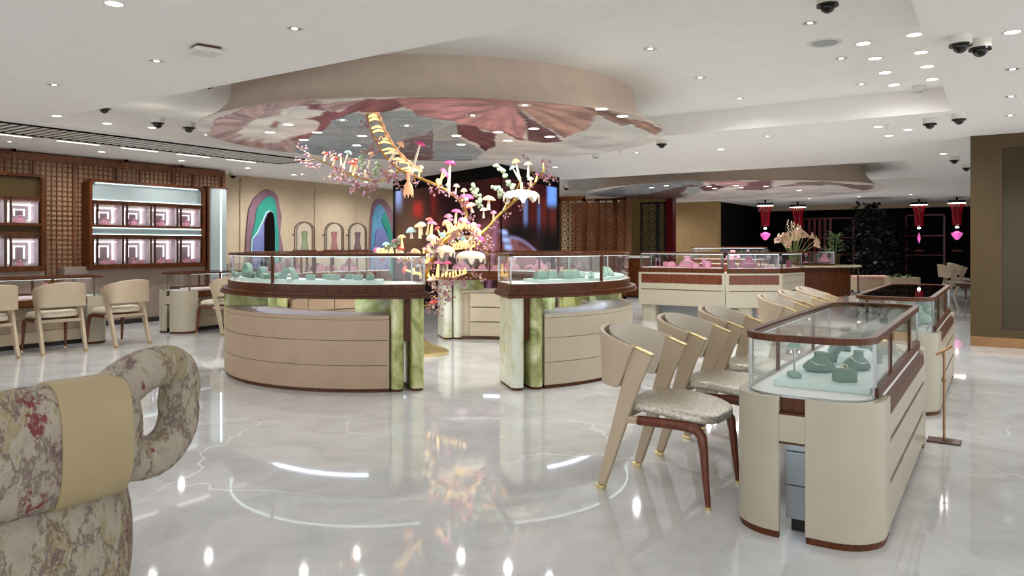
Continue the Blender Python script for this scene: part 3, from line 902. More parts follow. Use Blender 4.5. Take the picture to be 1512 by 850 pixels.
    for a, r_ in [(q, 1.732) for q in posts] + [(q, 1.188) for q in posts] + [(-gh, 1.732), (gh, 1.732), (-gh, 1.188), (gh, 1.188)]:
        MB().cbox((r_ * cos(R(a)), r_ * sin(R(a)), 1.117), (0.015, 0.015, 0.262) if abs(abs(a) - gh) < 0.1 else (0.022, 0.022, 0.262), R(a)).build('corner_post' if abs(abs(a) - gh) < 0.1 else 'post', 'steel' if abs(abs(a) - gh) < 0.1 else 'walnut', root)
    # lights of the counter: slim strips in the top frame and under the band
    e = MB(); e.strip(arc(0, 0, 1.733, -gh + 1, gh - 1, 40), 0.018, 1.2425, 1.2452)
    e.build('case_light', 'strip_light', root)
    if lit:
        MB().prism(sector(1.44, 1.46, -bh + 8, bh - 8, 30), 0.850, 0.858).build('band_light', 'led_blue', root)
    return root
cF = dict(cx=-5.90, cy=6.33, mid=273.5)
cG = dict(cx=-5.08, cy=6.92, mid=6.5)
cH = dict(cx=-5.656, cy=7.50, mid=92)
cI = dict(cx=-6.48, cy=6.95, mid=183)
arc_counter(**cF, label='curved counter nearest the camera, left of the aisle to the glowing tree', posts=(-0.25,))
arc_counter(**cG, label='curved counter right of the aisle with an onyx fin whitened by painted reflection facing the camera', posts=(-14.2,), pale=(-47.8,), skin='counter_lit')
arc_counter(**cH, label='curved counter behind the glowing tree, below the big wall screen', posts=(-20, 20), pale=(47.8, 41.6), skin='counter_lit')
arc_counter(**cI, label='curved counter behind the front left one, carrying the arched glass vitrines', posts=(-34, -22, -8, 8, 22, 34), top_plate=True)

def on(cc, r_, a, z=0.99):
    t = R(cc['mid'] + a)
    return Vector((cc['cx'] + r_ * cos(t), cc['cy'] + r_ * sin(t), z)), t
# boards the jewellery stands on
def boards(cc, spans, mat, where, z=0.9905):
    out = []
    for i, (a0, a1, r0, r1, h) in enumerate(spans):
        mid = (a0 + a1) / 2
        o = MB().prism([(x, y) for x, y in sector(r0, r1, a0 - mid, a1 - mid, 8)], 0, h).build('display_board', mat, None, angle=30)
        o.location = (cc['cx'], cc['cy'], z); o.rotation_euler = (0, 0, R(cc['mid'] + mid))
        tag(o, 'pale display board in the %s, %s' % (where, nth(i, len(spans))), 'display board', 'boards in the %s' % where)
boards(cF, [(-45, -27, 1.30, 1.70, 0.03), (-26, 4, 1.30, 1.69, 0.032), (7, 37, 1.34, 1.68, 0.034)], 'teal_base', 'near left counter')
boards(cG, [(-40, -19, 1.32, 1.68, 0.03), (-16, 6, 1.30, 1.69, 0.03), (9, 40, 1.30, 1.69, 0.03)], 'teal_base', 'right-hand curved counter')

# ------------------------------------------------------------------ jewellery displays (each faces its own +X)
def item(name, label, cat, loc, rz, group):
    return empty(name, loc, label, cat, group, rz)
def half_ring(root, mat, rad=0.09, wid=0.05, th=0.03, lean=0.0):
    """a velvet arch standing on its two ends, along local Y"""
    vs = []
    rings = []
    for i in range(17):
        a = pi * i / 16
        c_, s_ = cos(a), sin(a)
        rr = []
        for du, dv in ((-wid / 2, -th / 2), (wid / 2, -th / 2), (wid / 2, th / 2), (-wid / 2, th / 2)):
            r_ = rad + dv
            rr.append((du + lean * s_ * r_, c_ * r_, max(0.0, s_ * r_)))
        rings.append(rr)
    return MB().loft(rings).build('velvet_arch', mat, root, bevel=0.004)
def pillow(root, mat, d=(0.075, 0.085, 0.05), notch=True):
    o = MB().prism([(-d[0] / 2, 0), (d[0] / 2, 0), (d[0] / 2, d[2] * 0.7), (d[0] * 0.1, d[2]), (-d[0] / 2, d[2])], -d[1] / 2, d[1] / 2, Matrix(((1, 0, 0, 0), (0, 0, 1, 0), (0, 1, 0, 0), (0, 0, 0, 1)))).build('velvet_pad', mat, root, bevel=0.006)
    if notch:
        MB().tube([(0.01, 0.015 * cos(t * pi / 8), d[2] * 0.9 + 0.012 * sin(t * pi / 8)) for t in range(17)], 0.0022, 5).build('ring', 'jewel', root)
    return o
def bangle(root, mat, rad=0.04, ln=0.09):
    ol = [(-rad, 0)] + [(rad * cos(pi - pi * i / 12), 0.03 + rad * sin(pi - pi * i / 12)) for i in range(13)] + [(rad, 0)]
    MB().prism(ol, -ln / 2, ln / 2, Matrix(((0, 0, 1, 0), (1, 0, 0, 0), (0, 1, 0, 0), (0, 0, 0, 1)))).build('velvet_hump', mat, root, bevel=0.003)
    for q in (-0.028, 0.0, 0.028):
        MB().tube([(q, (rad + 0.003) * cos(pi * i / 12), 0.03 + (rad + 0.003) * sin(pi * i / 12)) for i in range(13)], 0.0035, 5).build('bracelet', 'jewel', root)
def wedge(root, mat, d=(0.13, 0.055, 0.055)):
    MB().prism([(-d[0] / 2, 0), (d[0] / 2, 0), (d[0] / 2, 0.012), (-d[0] / 2, d[2])], -d[1] / 2, d[1] / 2, Matrix(((1, 0, 0, 0), (0, 0, 1, 0), (0, 1, 0, 0), (0, 0, 0, 1)))).build('velvet_wedge', mat, root, bevel=0.004)
    MB().tube([(-d[0] / 2 + d[0] * t / 6, 0.004 * sin(t * 2), d[2] - (d[2] - 0.014) * t / 6 + 0.003) for t in range(7)], 0.0022, 5).build('bracelet', 'jewel', root)
def t_stand(root, mat, h=0.17):
    MB().cbox((0, 0, 0.014), (0.085, 0.055, 0.028)).build('stand_base', mat, root, bevel=0.008)
    MB().tube([(0, 0, 0.02), (0, 0, h)], 0.005, 8).build('stand_stem', 'steel', root)
    MB().cbox((0, 0, h), (0.02, 0.06, 0.024)).build('crossbar', mat, root, bevel=0.004)
    for s_ in (-1, 1):
        MB().ball((0.008, s_ * 0.02, h - 0.035), (0.006, 0.006, 0.02), 8, 6).build('earring', 'silver', root)
def neck(root, mat, s=1.0):
    b = MB()
    prof = [(0.0, 0.0), (0.10, 0.0), (0.115, 0.012), (0.108, 0.035), (0.085, 0.062), (0.055, 0.085), (0.042, 0.105), (0.040, 0.13), (0.044, 0.142), (0.0, 0.142)]
    m = Matrix.Translation((0, 0, 0.002)) @ Matrix.Rotation(R(10), 4, 'Y') @ Matrix.Diagonal((0.78 * s, 1.15 * s, s, 1)) @ Matrix.Translation((0, 0, 0.012))
    b.lathe(prof, n=20, mat=m)
    b.build('neck_form', mat, root)
    pts = []
    for i in range(17):
        t = -pi * 0.6 + pi * 1.2 * i / 16
        rr = 0.058 + 0.022 * cos(t)
        p = m @ Vector((rr * cos(t) * 1.05, rr * sin(t), 0.086 - 0.03 * max(0, cos(t))))
        pts.append(p)
    MB().tube(pts, 0.0055 * s, 6).build('necklace', 'silver', root)
def block(root, mat, d=(0.06, 0.06, 0.05)):
    MB().cbox((0, 0, d[2] / 2), d).build('velvet_block', mat, root, bevel=0.005)
    MB().tube([(0.0, 0.014 * cos(2 * pi * i / 12), d[2] + 0.010 + 0.012 * sin(2 * pi * i / 12)) for i in range(12)], 0.0022, 5, closed=True).build('ring', 'jewel', root)
def frame_stand(root, mat, h=0.12):
    MB().cbox((0, 0, 0.01), (0.05, 0.09, 0.02)).build('stand_base', mat, root, bevel=0.004)
    MB().tube([(0, -0.036, 0.015), (0, -0.036, h), (0, 0.036, h), (0, 0.036, 0.015)], 0.006, 6).build('stand_frame', mat, root)
    for s_ in (-1, 1):
        MB().ball((0.0, s_ * 0.016, h - 0.03), (0.006, 0.007, 0.02), 8, 6).build('earring', 'silver', root)
KIND = dict(arch=(half_ring, 'bracelet_arch', 'velvet bracelet arch'), pillow=(pillow, 'ring_pillow', 'velvet ring pad'), bangle=(bangle, 'bangle_stand', 'ridged velvet bangle stand'), wedge=(wedge, 'bracelet_wedge', 'sloped velvet bracelet wedge'), tee=(t_stand, 'earring_stand', 'T-shaped earring stand'), neck=(neck, 'necklace_bust', 'low necklace bust'), block=(block, 'ring_block', 'square velvet ring block'), frame=(frame_stand, 'earring_gate', 'gate-shaped earring frame'))
COLN = dict(teal='sage', teal_dark='deep sage', pink='rose', pink_dark='plum')
def fill(place, items, where, order='left'):
    """items: (kind, location, rotation, material, kwargs)"""
    cnt = {}
    for it in items: cnt[(it[0], it[3])] = cnt.get((it[0], it[3]), 0) + 1
    seen = {}
    for kd, loc, rz, mat, kw in items:
        fn, nm, txt = KIND[kd]
        i = seen.get((kd, mat), 0); seen[(kd, mat)] = i + 1
        n = cnt[(kd, mat)]
        pos = '' if n == 1 else ', %s' % nth(i, n, order)
        root = item(nm, '%s %s, %s%s' % (COLN[mat], txt, where, pos), 'jewellery display', loc, rz, 'jewellery displays in the %s' % where)
        fn(root, mat, **kw)
fi = []
def addF(kd, a, r_, z, turn, mat='teal', **kw):
    p, t = on(cF, r_, a, z); fi.append((kd, p, t + R(turn), mat, kw))
addF('arch', -43.8, 1.55, 1.021, 10, rad=0.125, wid=0.03, th=0.02)
addF('arch', -34.5, 1.56, 1.021, 10, rad=0.13, wid=0.05, th=0.03)
for a in (-39, -30.5): addF('pillow', a, 1.685, 1.021, 90, d=(0.11, 0.045, 0.05), notch=False)
for a, r_ in ((-25, 1.62), (-21.5, 1.52), (-18.5, 1.63)): addF('pillow', a, r_, 1.023, 80, 'teal_dark', d=(0.13, 0.05, 0.06), notch=False)
addF('arch', -13.5, 1.58, 1.023, -14, rad=0.10, wid=0.06, th=0.03)
for a, r_ in ((-7.6, 1.65), (-6, 1.50), (-3.3, 1.64)): addF('pillow', a, r_, 1.023, 75, d=(0.12, 0.055, 0.055), notch=True)
addF('arch', 1.9, 1.58, 1.023, -10, rad=0.095, wid=0.065, th=0.034)
for a, r_ in ((12.5, 1.63), (15.5, 1.47), (18.5, 1.56), (21.5, 1.63), (24.5, 1.47), (29, 1.60), (33, 1.62)): addF('block', a, r_, 1.025, 0, d=(0.055, 0.075, 0.05))
fill(None, fi, 'near left counter')
gi = []
def addG(kd, a, r_, z, turn, mat='teal', **kw):
    p, t = on(cG, r_, a, z); gi.append((kd, p, t + R(turn), mat, kw))
for a, r_ in ((-37, 1.55), (-31.5, 1.5), (-27, 1.58), (-22, 1.55)): addG('bangle', a, r_, 1.021, 0, rad=0.055, ln=0.10)
for a, r_ in ((-17, 1.55), (-13.5, 1.6), (-10, 1.52), (-6, 1.62), (-1, 1.56), (4, 1.6)): addG('wedge', a, r_, 1.021, -60, d=(0.11, 0.05, 0.06))
for a in (12, 19, 26, 33): addG('wedge', a, 1.52, 1.021, -75, d=(0.17, 0.06, 0.08))
fill(None, gi, 'right-hand curved counter')
hi = []
def addH(kd, a, r_, z, turn, mat='pink', **kw):
    p, t = on(cH, r_, a, z); hi.append((kd, p, t + R(turn + 180), mat, kw))
for kd, a, r_, kw in (('neck', 39, 1.42, {}), ('tee', 31.5, 1.28, {}), ('bangle', 26, 1.34, dict(rad=0.05)), ('frame', 21, 1.36, {}), ('block', 17, 1.28, dict(d=(0.06, 0.08, 0.07))), ('neck', 9.5, 1.46, {}), ('tee', 3.5, 1.26, {}), ('arch', -2.5, 1.46, dict(rad=0.07)), ('neck', -11, 1.42, {}), ('frame', -18, 1.4, {}), ('tee', -25, 1.4, {}), ('block', -32, 1.35, dict(d=(0.06, 0.08, 0.07)))):
    addH(kd, a, r_, 0.9905, 0, **kw)
fill(None, hi, 'counter behind the tree')
ii = []
def addI(kd, a, r_, z, turn, mat='pink', **kw):
    p, t = on(cI, r_, a, z); ii.append((kd, p, t + R(turn + 180), mat, kw))
for kd, a, r_, kw in (('arch', 45, 1.5, dict(rad=0.09, wid=0.06)), ('block', 37, 1.38, dict(d=(0.06, 0.12, 0.14))), ('neck', 29.5, 1.42, dict(s=0.95)), ('tee', 22, 1.34, {}), ('neck', 14.5, 1.40, dict(s=1.15)), ('block', 7.5, 1.58, dict(d=(0.08, 0.14, 0.18))), ('frame', 2, 1.4, {}), ('bangle', -6, 1.42, dict(rad=0.075, ln=0.14)), ('arch', -14, 1.40, dict(rad=0.07)), ('neck', -26, 1.42, {})):
    addI(kd, a, r_, 0.9905, 0, **kw)
fill(None, ii, 'counter under the arched vitrines')

# ------------------------------------------------------------------ arched glass vitrines on the rear left counter
for i, (px, mat, txt) in enumerate(((449.5, 'm_green', 'green neck form'), (493.5, 'm_red', 'coral red neck form'), (528, 'red_glass', 'dark red neck form'))):
    ang = (11.0, -5.0, -17.5)[i]
    # on the counter top along its centreline: solve for the pixel column
    best = min(((abs(PIX(on(cI, 1.47, a / 4, 1.27)[0])[0] - px), a / 4) for a in range(-190, 190)), key=lambda q: q[0])
    p, t = on(cI, 1.47, best[1], 1.2725)
    v = empty('arched_vitrine', p, 'arched glass vitrine holding a %s' % txt, 'glass vitrine', 'arched vitrines on the counter', rz=R(-52))
    w_, hh, dp = 0.125, 0.40, 0.085
    ol = [(-w_, 0.0)] + [(w_ * cos(pi - pi * k / 16), hh - w_ + w_ * sin(pi - pi * k / 16)) for k in range(17)] + [(w_, 0.0)]
    T = Matrix(((0, 0, 1, 0), (1, 0, 0, 0), (0, 1, 0, 0), (0, 0, 0, 1)))
    for xx, nm in ((dp - 0.014, 'front_arch'), (-dp, 'rear_arch')):
        MB().strip(ol, -0.014, xx, xx + 0.014, mat=T).build(nm, 'bronze', v)
    MB().strip([(a * 0.97, b) for a, b in ol], -0.005, -dp + 0.01, dp - 0.01, mat=T).build('glass_vault', 'glass', v)
    MB().prism([(a * 0.9, b * 0.97 + 0.004) for a, b in ol], dp - 0.012, dp - 0.008, T).build('front_pane', 'glass', v)
    MB().box(-dp - 0.015, dp + 0.015, -w_ - 0.015, w_ + 0.015, 0.0, 0.014).build('vitrine_base', 'bronze', v)
    MB().cbox((0, -w_ - 0.022, 0.22), (0.02, 0.03, 0.02)).build('latch', 'bronze', v)
    n_ = empty('neck_form', p + Vector((0, 0, 0.0145)), '%s inside the %s arched vitrine' % (txt, nth(i, 3)), 'jewellery bust', 'neck forms in the arched vitrines', rz=R(-52))
    b = MB(); b.lathe([(0, 0), (0.055, 0), (0.05, 0.04), (0.036, 0.10), (0.034, 0.16), (0.042, 0.22), (0.046, 0.25), (0.0, 0.262)], n=16, mat=Matrix.Diagonal((0.9, 1, 1, 1)))
    b.build('velvet_form', dict(m_green='moss', m_red='coral', red_glass='wine')[mat], n_)
    for k in range(3):
        MB().tube([(0.034 + 0.012 * k * 0.3, 0.016 * (q / 5 - 0.5) * 2, 0.11 - 0.03 * k - 0.012 * (1 - (q / 2.5 - 1) ** 2)) for q in range(6)], 0.004, 5).build('pendant', 'silver', n_)
# ================================================================== SEATED DISPLAY CASES (customers on their -X side)
def seated_case(x, y, L, label, rz=0.0, dark_top=False):
    root = empty('seated_display_case', (x, y, 0), label, 'display case', rz=rz)
    W = 0.33
    BA = 0.33
    def cap_path(sign, xs, xe):
        """plan path of the rounded end from x=xs to x=xe (local end at y=0)"""
        full = [(-W, BA), (-W, 0.21)] + arc(-W + 0.21, 0.21, 0.21, 180, 270, 10)[1:] + [(-0.0, 0.0)] + arc(W - 0.21, 0.21, 0.21, 270, 360, 10) + [(W, BA)]
        out = []
        for i in range(len(full) - 1):
            a, b = full[i], full[i + 1]
            out.append(a)
        out.append(full[-1])
        if xs is not None:
            out = [q for q in out if q[0] > xs + 1e-6 or (q[0] == W)]
            out = [(xs, 0.0)] + [q for q in out if q[0] > xs]
        if xe is not None:
            out = [q for q in out if q[0] < xe]
            out = out + [(xe, 0.0)]
        return out
    for end in (0, 1):
        m = Matrix.Identity(4) if end == 0 else Matrix.Translation((0, L, 0)) @ Matrix.Rotation(pi, 4, 'Z')
        sx = (-0.095, 0.02) if end == 0 else (-0.02, 0.095)
        sh = MB()
        sh.strip(cap_path(1, None, sx[0]), 0.035, 0.03, 0.65, mat=m)
        sh.strip(cap_path(1, sx[1], None), 0.035, 0.03, 0.65, mat=m)
        sh.strip([(sx[0], 0.0), (sx[1], 0.0)], 0.035, 0.448, 0.572, mat=m)
        sh.build('end_shell', 'lacquer', root, bevel=0.003)
        t = MB()
        t.strip([(a * 0.985, b + 0.004) for a, b in cap_path(1, None, sx[0] - 0.004)], 0.03, 0.0, 0.03, mat=m)
        t.strip([(a * 0.985, b + 0.004) for a, b in cap_path(1, sx[1] + 0.004, None)], 0.03, 0.0, 0.03, mat=m)
        t.build('toe_kick', 'walnut', root)
        MB().box(sx[0] - 0.01, sx[1] + 0.01, 0.034, 0.05, 0.555, 0.645, m).box(sx[0] + 0.002, sx[1] - 0.002, 0.002, 0.034, 0.572, 0.582, m).build('notch_inlay', 'walnut', root)
        MB().box(sx[0] + 0.002, sx[1] - 0.002, 0.003, 0.034, 0.438, 0.447, m).build('bridge_edging', 'walnut', root)
        MB().box(sx[0] - 0.06, sx[1] + 0.06, 0.09, 0.11, 0.52, 0.54, m).build('knee_light', 'led_blue', root)
    # deck and knee-space drawers
    MB().prism(rrect(-W + 0.035, W - 0.035, 0.035, L - 0.035, 0.175), 0.615, 0.648).build('worktop', 'deck', root)
    for za, zb in ((0.06, 0.215), (0.22, 0.375), (0.38, 0.535)):
        MB().box(-0.09, 0.30, 0.12, L - 0.12, za, zb).build('knee_drawer', 'grey_blue' if rz == 0 else 'leather', root, bevel=0.003)
    MB().box(-0.07, 0.29, 0.14, L - 0.14, 0.0, 0.06).build('pedestal_base', 'dark', root)
    MB().box(-W + 0.01, -W + 0.03, BA, L - BA, 0.565, 0.646).box(-W + 0.03, 0.30, BA - 0.02, L - BA + 0.02, 0.545, 0.615).build('timber_apron', 'walnut', root)
    # staff side: sloped walnut ledge, fascia, two rows of drawers
    s = MB()
    s.add([(W - 0.075, BA, 0.56), (W, BA, 0.56), (W, BA, 0.615), (W - 0.075, BA, 0.65), (W - 0.075, L - BA, 0.56), (W, L - BA, 0.56), (W, L - BA, 0.615), (W - 0.075, L - BA, 0.65)],
          [(3, 2, 1, 0), (4, 5, 6, 7), (0, 1, 5, 4), (1, 2, 6, 5), (2, 3, 7, 6), (3, 0, 4, 7)])
    s.build('staff_ledge', 'walnut', root)
    MB().box(W - 0.03, W - 0.001, BA, L - BA, 0.455, 0.56).build('fascia', 'lacquer', root)
    n = 3
    for k in range(n):
        a = BA + (L - 2 * BA) * k / n; b = BA + (L - 2 * BA) * (k + 1) / n
        for za, zb in ((0.255, 0.425), (0.035, 0.225)):
            d = MB().box(W - 0.03, W - 0.002, a + 0.003, b - 0.003, za, zb).build('staff_drawer', 'lacquer', root, bevel=0.002)
    MB().box(W - 0.05, W - 0.02, BA, L - BA, 0.0, 0.46).build('drawer_recess', 'walnut', root)
    # vitrine
    X0, X1, Y0, Y1 = -0.285, 0.285, 0.03, L - 0.03
    ol = rrect(X0, X1, Y0, Y1, 0.185, 10)
    MB().strip(ol, 0.006, 0.656, 0.905, closed=True).build('case_glass', 'glass', root)
    MB().strip([(a * 1.01, b) for a, b in ol], 0.012, 0.648, 0.657, closed=True).build('sill_rim', 'steel', root)
    MB().strip(rrect(X0 - 0.008, X1 + 0.008, Y0 - 0.008, Y1 + 0.008, 0.193, 10), 0.036, 0.903, 0.934, closed=True).build('top_frame', 'walnut', root)
    MB().prism(rrect(X0 + 0.025, X1 - 0.025, Y0 + 0.025, Y1 - 0.025, 0.165, 10), 0.922, 0.929).build('top_glass', 'glass_dark' if dark_top else 'glass_top', root)
    for yy in (Y0 + 0.185, Y1 - 0.185):
        for xx in (X0 + 0.006, X1 - 0.006):
            MB().cbox((xx, yy, 0.78), (0.016, 0.022, 0.25)).build('corner_post', 'steel', root)
    for yy in (Y0 + 0.72, Y1 - 0.72):
        for xx in (X0 + 0.004, X1 - 0.004):
            MB().cbox((xx, yy, 0.78), (0.018, 0.026, 0.25)).build('post', 'walnut', root)
    MB().box(X1 - 0.004, X1 + 0.012, 0.2, L - 0.2, 0.655, 0.70).build('sill_rail', 'walnut', root)
    MB().box(X0 + 0.008, X0 + 0.026, 0.25, L - 0.25, 0.9005, 0.903).build('case_light', 'strip_light', root)
    return root
seated_case(-0.765, 3.515, 2.42, 'cream seated display case nearest the camera, glass top with rounded corners and H-shaped end')
seated_case(-0.745, 6.64, 2.46, 'cream seated display case standing behind the nearest one at the right', dark_top=True)
seated_case(-10.70, 5.50, 2.5, 'cream display case behind the row of chairs at the left edge', rz=pi)
seated_case(-10.70, 9.00, 2.5, 'cream display case by the lit wall cabinet, behind a single chair', rz=pi)
def case_board(x0, x1, y0, y1, mat, label, h=0.03, z=0.6485):
    o = MB().box(-(x1 - x0) / 2, (x1 - x0) / 2, -(y1 - y0) / 2, (y1 - y0) / 2, 0, h).build('display_board', mat, None, bevel=0.002)
    o.location = ((x0 + x1) / 2, (y0 + y1) / 2, z); tag(o, label, 'display board')
case_board(-0.955, -0.515, 3.80, 5.55, 'teal_base', 'pale sage display board inside the nearest seated case')
case_board(-0.955, -0.515, 6.85, 8.85, 'teal_base', 'pale sage display board inside the second seated case at the right')
case_board(-10.80, -10.45, 3.3, 5.2, 'pink_base', 'blush display board inside the case at the left edge')
case_board(-10.80, -10.45, 6.8, 8.7, 'pink_base', 'blush display board inside the case behind the single chair')
a_ = 0.679
fill(None, [
    ('tee', Vector((-0.884, 3.932, a_)), R(-60), 'teal', dict(h=0.16)),
    ('neck', Vector((-0.815, 4.19, a_)), R(-62), 'teal_dark', dict(s=0.66)),
    ('neck', Vector((-0.66, 4.36, a_)), R(-30), 'teal_dark', dict(s=0.66)),
    ('block', Vector((-0.65, 3.95, a_)), R(-62), 'teal_dark', dict(d=(0.075, 0.10, 0.06))),
    ('arch', Vector((-0.70, 4.62, a_)), R(-70), 'teal_dark', dict(rad=0.12, wid=0.05, th=0.03)),
    ('arch', Vector((-0.74, 4.85, a_)), R(-70), 'teal', dict(rad=0.13, wid=0.06, th=0.045)),
    ('wedge', Vector((-0.86, 4.50, a_)), R(-120), 'teal_dark', dict(d=(0.14, 0.06, 0.05))),
    ('bangle', Vector((-0.60, 5.08, a_)), R(-60), 'teal', dict(rad=0.05)),
    ('tee', Vector((-0.83, 5.1, a_)), R(-80), 'teal_dark', dict(h=0.14)),
    ('neck', Vector((-0.72, 5.36, a_)), R(-85), 'teal', dict(s=0.8)),
], 'nearest seated case', 'near')
fill(None, [
    ('neck', Vector((-0.62, 7.2, a_)), R(-75), 'teal', dict(s=1.0)),
    ('tee', Vector((-0.6, 6.98, a_)), R(-75), 'teal', dict(h=0.17)),
    ('arch', Vector((-0.76, 7.45, a_)), R(-85), 'teal_dark', dict(rad=0.13, wid=0.06, th=0.03)),
    ('neck', Vector((-0.64, 7.9, a_)), R(-75), 'teal_dark', dict(s=1.05)),
    ('block', Vector((-0.85, 7.05, a_)), R(-75), 'teal_dark', {}),
    ('arch', Vector((-0.7, 8.4, a_)), R(-85), 'teal', dict(rad=0.13, wid=0.06, th=0.03)),
], 'second seated case at the right', 'near')
fill(None, [
    ('tee', Vector((-10.62, 4.75, a_)), 0.0, 'pink', dict(h=0.16)),
    ('block', Vector((-10.60, 4.95, a_)), 0.0, 'pink', dict(d=(0.08, 0.12, 0.16))),
    ('neck', Vector((-10.62, 3.95, a_)), 0.0, 'pink', {}),
    ('frame', Vector((-10.60, 3.5, a_)), 0.0, 'pink', dict(h=0.13)),
], 'case at the left edge')
fill(None, [
    ('frame', Vector((-10.6, 7.3, a_)), 0.0, 'pink', dict(h=0.17)),
    ('neck', Vector((-10.62, 7.72, a_)), 0.0, 'pink_dark', dict(s=1.15)),
    ('tee', Vector((-10.60, 8.2, a_)), 0.0, 'pink', dict(h=0.16)),
], 'case behind the single chair')

# ================================================================== CHAIRS (face local +X)
def make_chair(seat_mat, shell_in, puff=0.0):
    root = empty('barrel_chair', (0, 0, 0), 'chair', 'chair')
    # seat cushion: squircle plan with a waved top
    rings = []
    for zz, k in ((0.435, 0.90), (0.445, 0.985), (0.462 + puff * 0.4, 1.0), (0.485 + puff * 0.8, 0.985 - puff), (0.497 + puff, 0.93 - 3 * puff)):
        rg = []
        for i in range(40):
            a = 2 * pi * i / 40
            c_, s_ = cos(a), sin(a)
            q = (abs(c_) ** 3.2 + abs(s_) ** 3.2) ** (-1 / 3.2)
            x_, y_ = 0.265 * c_ * q * k + 0.055, 0.268 * s_ * q * k
            rg.append((x_, y_, zz - 0.020 * max(0, x_ / 0.3) ** 2 + 0.012 * sin((x_ + 0.3) * 7)))
        rings.append(rg)
    MB().loft(rings).build('seat', seat_mat, root, angle=75, subsurf=1)
    # curved back shell
    def shell(inset, z_in):
        def fn(u, v):
            a = -pi * 0.5 + pi * u            # from right arm round the back to the left arm
            bx = -0.10 - (0.27 - inset) * max(0.0, cos(a)) ** 0.62
            by = (0.265 - inset) * sin(a)
            k = max(0.0, cos(a)) ** 0.7
            zt = 0.808 + 0.085 * k
            zb = 0.575 + 0.012 * k
            z = zb + (zt - zb) * v
            lean = 0.16 * (1 - k) + 0.10 * k
            xx = bx + (v - 1.0) * (-lean * 0.35 * (k) ) + (1 - v) * (-0.095 * (1 - k))
            return (xx, by * (1 - 0.05 * (1 - v)), z)
        return fn
    MB().sheet(shell(0.0, 0), 36, 8, 0.028).build('backrest', 'leather', root, angle=60, bevel=0.008, seg=2)
    MB().sheet(shell(0.030, 0), 36, 8, 0.004).build('backrest_lining', shell_in, root, angle=60)
    # raked rear planks that also form the arms, with brass ends
    for s in (-1, 1):
        y0, y1 = s * 0.265, s * 0.228
        def plank(z):
            t = z / 0.80
            return (-0.335 + 0.210 * t, 0.045 + 0.075 * t)
        vs = []
        zs = [0.022, 0.2, 0.42, 0.6, 0.8]
        rings = []
        for z in zs:
            x_, w_ = plank(z)
            dz = -0.04 if z == 0.8 else 0.0
            rings.append([(x_, y0, z + 0.004), (x_ + w_, y0, z + dz), (x_ + w_, y1, z + dz), (x_, y1, z + 0.004)])
        leg = MB().loft(rings).build('rear_leg', 'leather', root, bevel=0.006, angle=50)
        x_, w_ = plank(0.8)
        MB().add([(x_ - 0.003, y0 + s * 0.002, 0.805), (x_ + w_ + 0.003, y0 + s * 0.002, 0.761), (x_ + w_ + 0.003, y1 - s * 0.002, 0.761), (x_ - 0.003, y1 - s * 0.002, 0.805),
                  (x_ - 0.002, y0 + s * 0.002, 0.811), (x_ + w_ + 0.004, y0 + s * 0.002, 0.767), (x_ + w_ + 0.004, y1 - s * 0.002, 0.767), (x_ - 0.002, y1 - s * 0.002, 0.811)],
                 [(0, 1, 2, 3), (4, 5, 6, 7), (0, 1, 5, 4), (1, 2, 6, 5), (2, 3, 7, 6), (3, 0, 4, 7)]).build('arm_cap', 'brass', leg)
        x_, w_ = plank(0.0)
        MB().box(x_ - 0.002, x_ + w_ + 0.004, min(y0, y1) - 0.001, max(y0, y1) + 0.001, 0.008, 0.022).box(x_ + 0.006, x_ + w_ - 0.004, min(y0, y1) + 0.006, max(y0, y1) - 0.006, 0.0, 0.008).build('foot_cap', 'brass', leg)
        # rail from plank towards the front, cream then timber
        MB().box(-0.21, -0.08, min(s * 0.26, s * 0.232), max(s * 0.26, s * 0.232), 0.385, 0.425).build('rear_rail', 'leather', root, bevel=0.006)
        pts = [(-0.09, s * 0.243, 0.405), (0.06, s * 0.243, 0.408), (0.17, s * 0.243, 0.408), (0.235, s * 0.243, 0.398), (0.262, s * 0.243, 0.365), (0.272, s * 0.245, 0.30), (0.285, s * 0.250, 0.15), (0.300, s * 0.255, 0.016)]
        fl = MB().tube(pts, [0.026, 0.026, 0.027, 0.029, 0.027, 0.023, 0.018, 0.014], 10).build('front_leg', 'leg_wood', root, angle=60)
        MB().lathe([(0.0, 0.0), (0.014, 0.0), (0.0145, 0.017), (0.0, 0.017)], (0.300, s * 0.255, 0.0), 12).build('foot_cap', 'brass', fl)
    MB().box(-0.215, -0.19, -0.235, 0.235, 0.385, 0.425).build('back_rail', 'leather', root, bevel=0.005)
    MB().box(0.20, 0.225, -0.235, 0.235, 0.39, 0.43).box(-0.10, 0.22, -0.03, 0.03, 0.415, 0.438).build('front_rail', 'leg_wood', root)
    return root
chairR = make_chair('seat_metal', 'leather_fabric'); remember(chairR)
def place(proto, first, loc, rz, label, group):
    o = proto if first else copy_tree(proto)
    o.location = loc; o.rotation_euler = (0, 0, rz)
    tag(o, label, 'chair', group)
    return o
rows = [(-1.55, 3.945, 'beige barrel chair nearest the camera, at the end of the front seated case'),
        (-1.53, 4.735, 'second beige barrel chair from the camera at the front seated case'),
        (-1.53, 5.52, 'third beige barrel chair, last one at the front seated case'),
        (-1.52, 7.10, 'beige barrel chair showing only its back, first at the second seated case'),
        (-1.52, 7.86, 'beige barrel chair, middle one at the second seated case'),
        (-1.52, 8.62, 'beige barrel chair farthest along the second seated case')]
for i, (x, y, lb) in enumerate(rows):
    place(chairR, i == 0, (x, y, 0), 0.0, lb, 'beige barrel chairs at the right-hand cases')
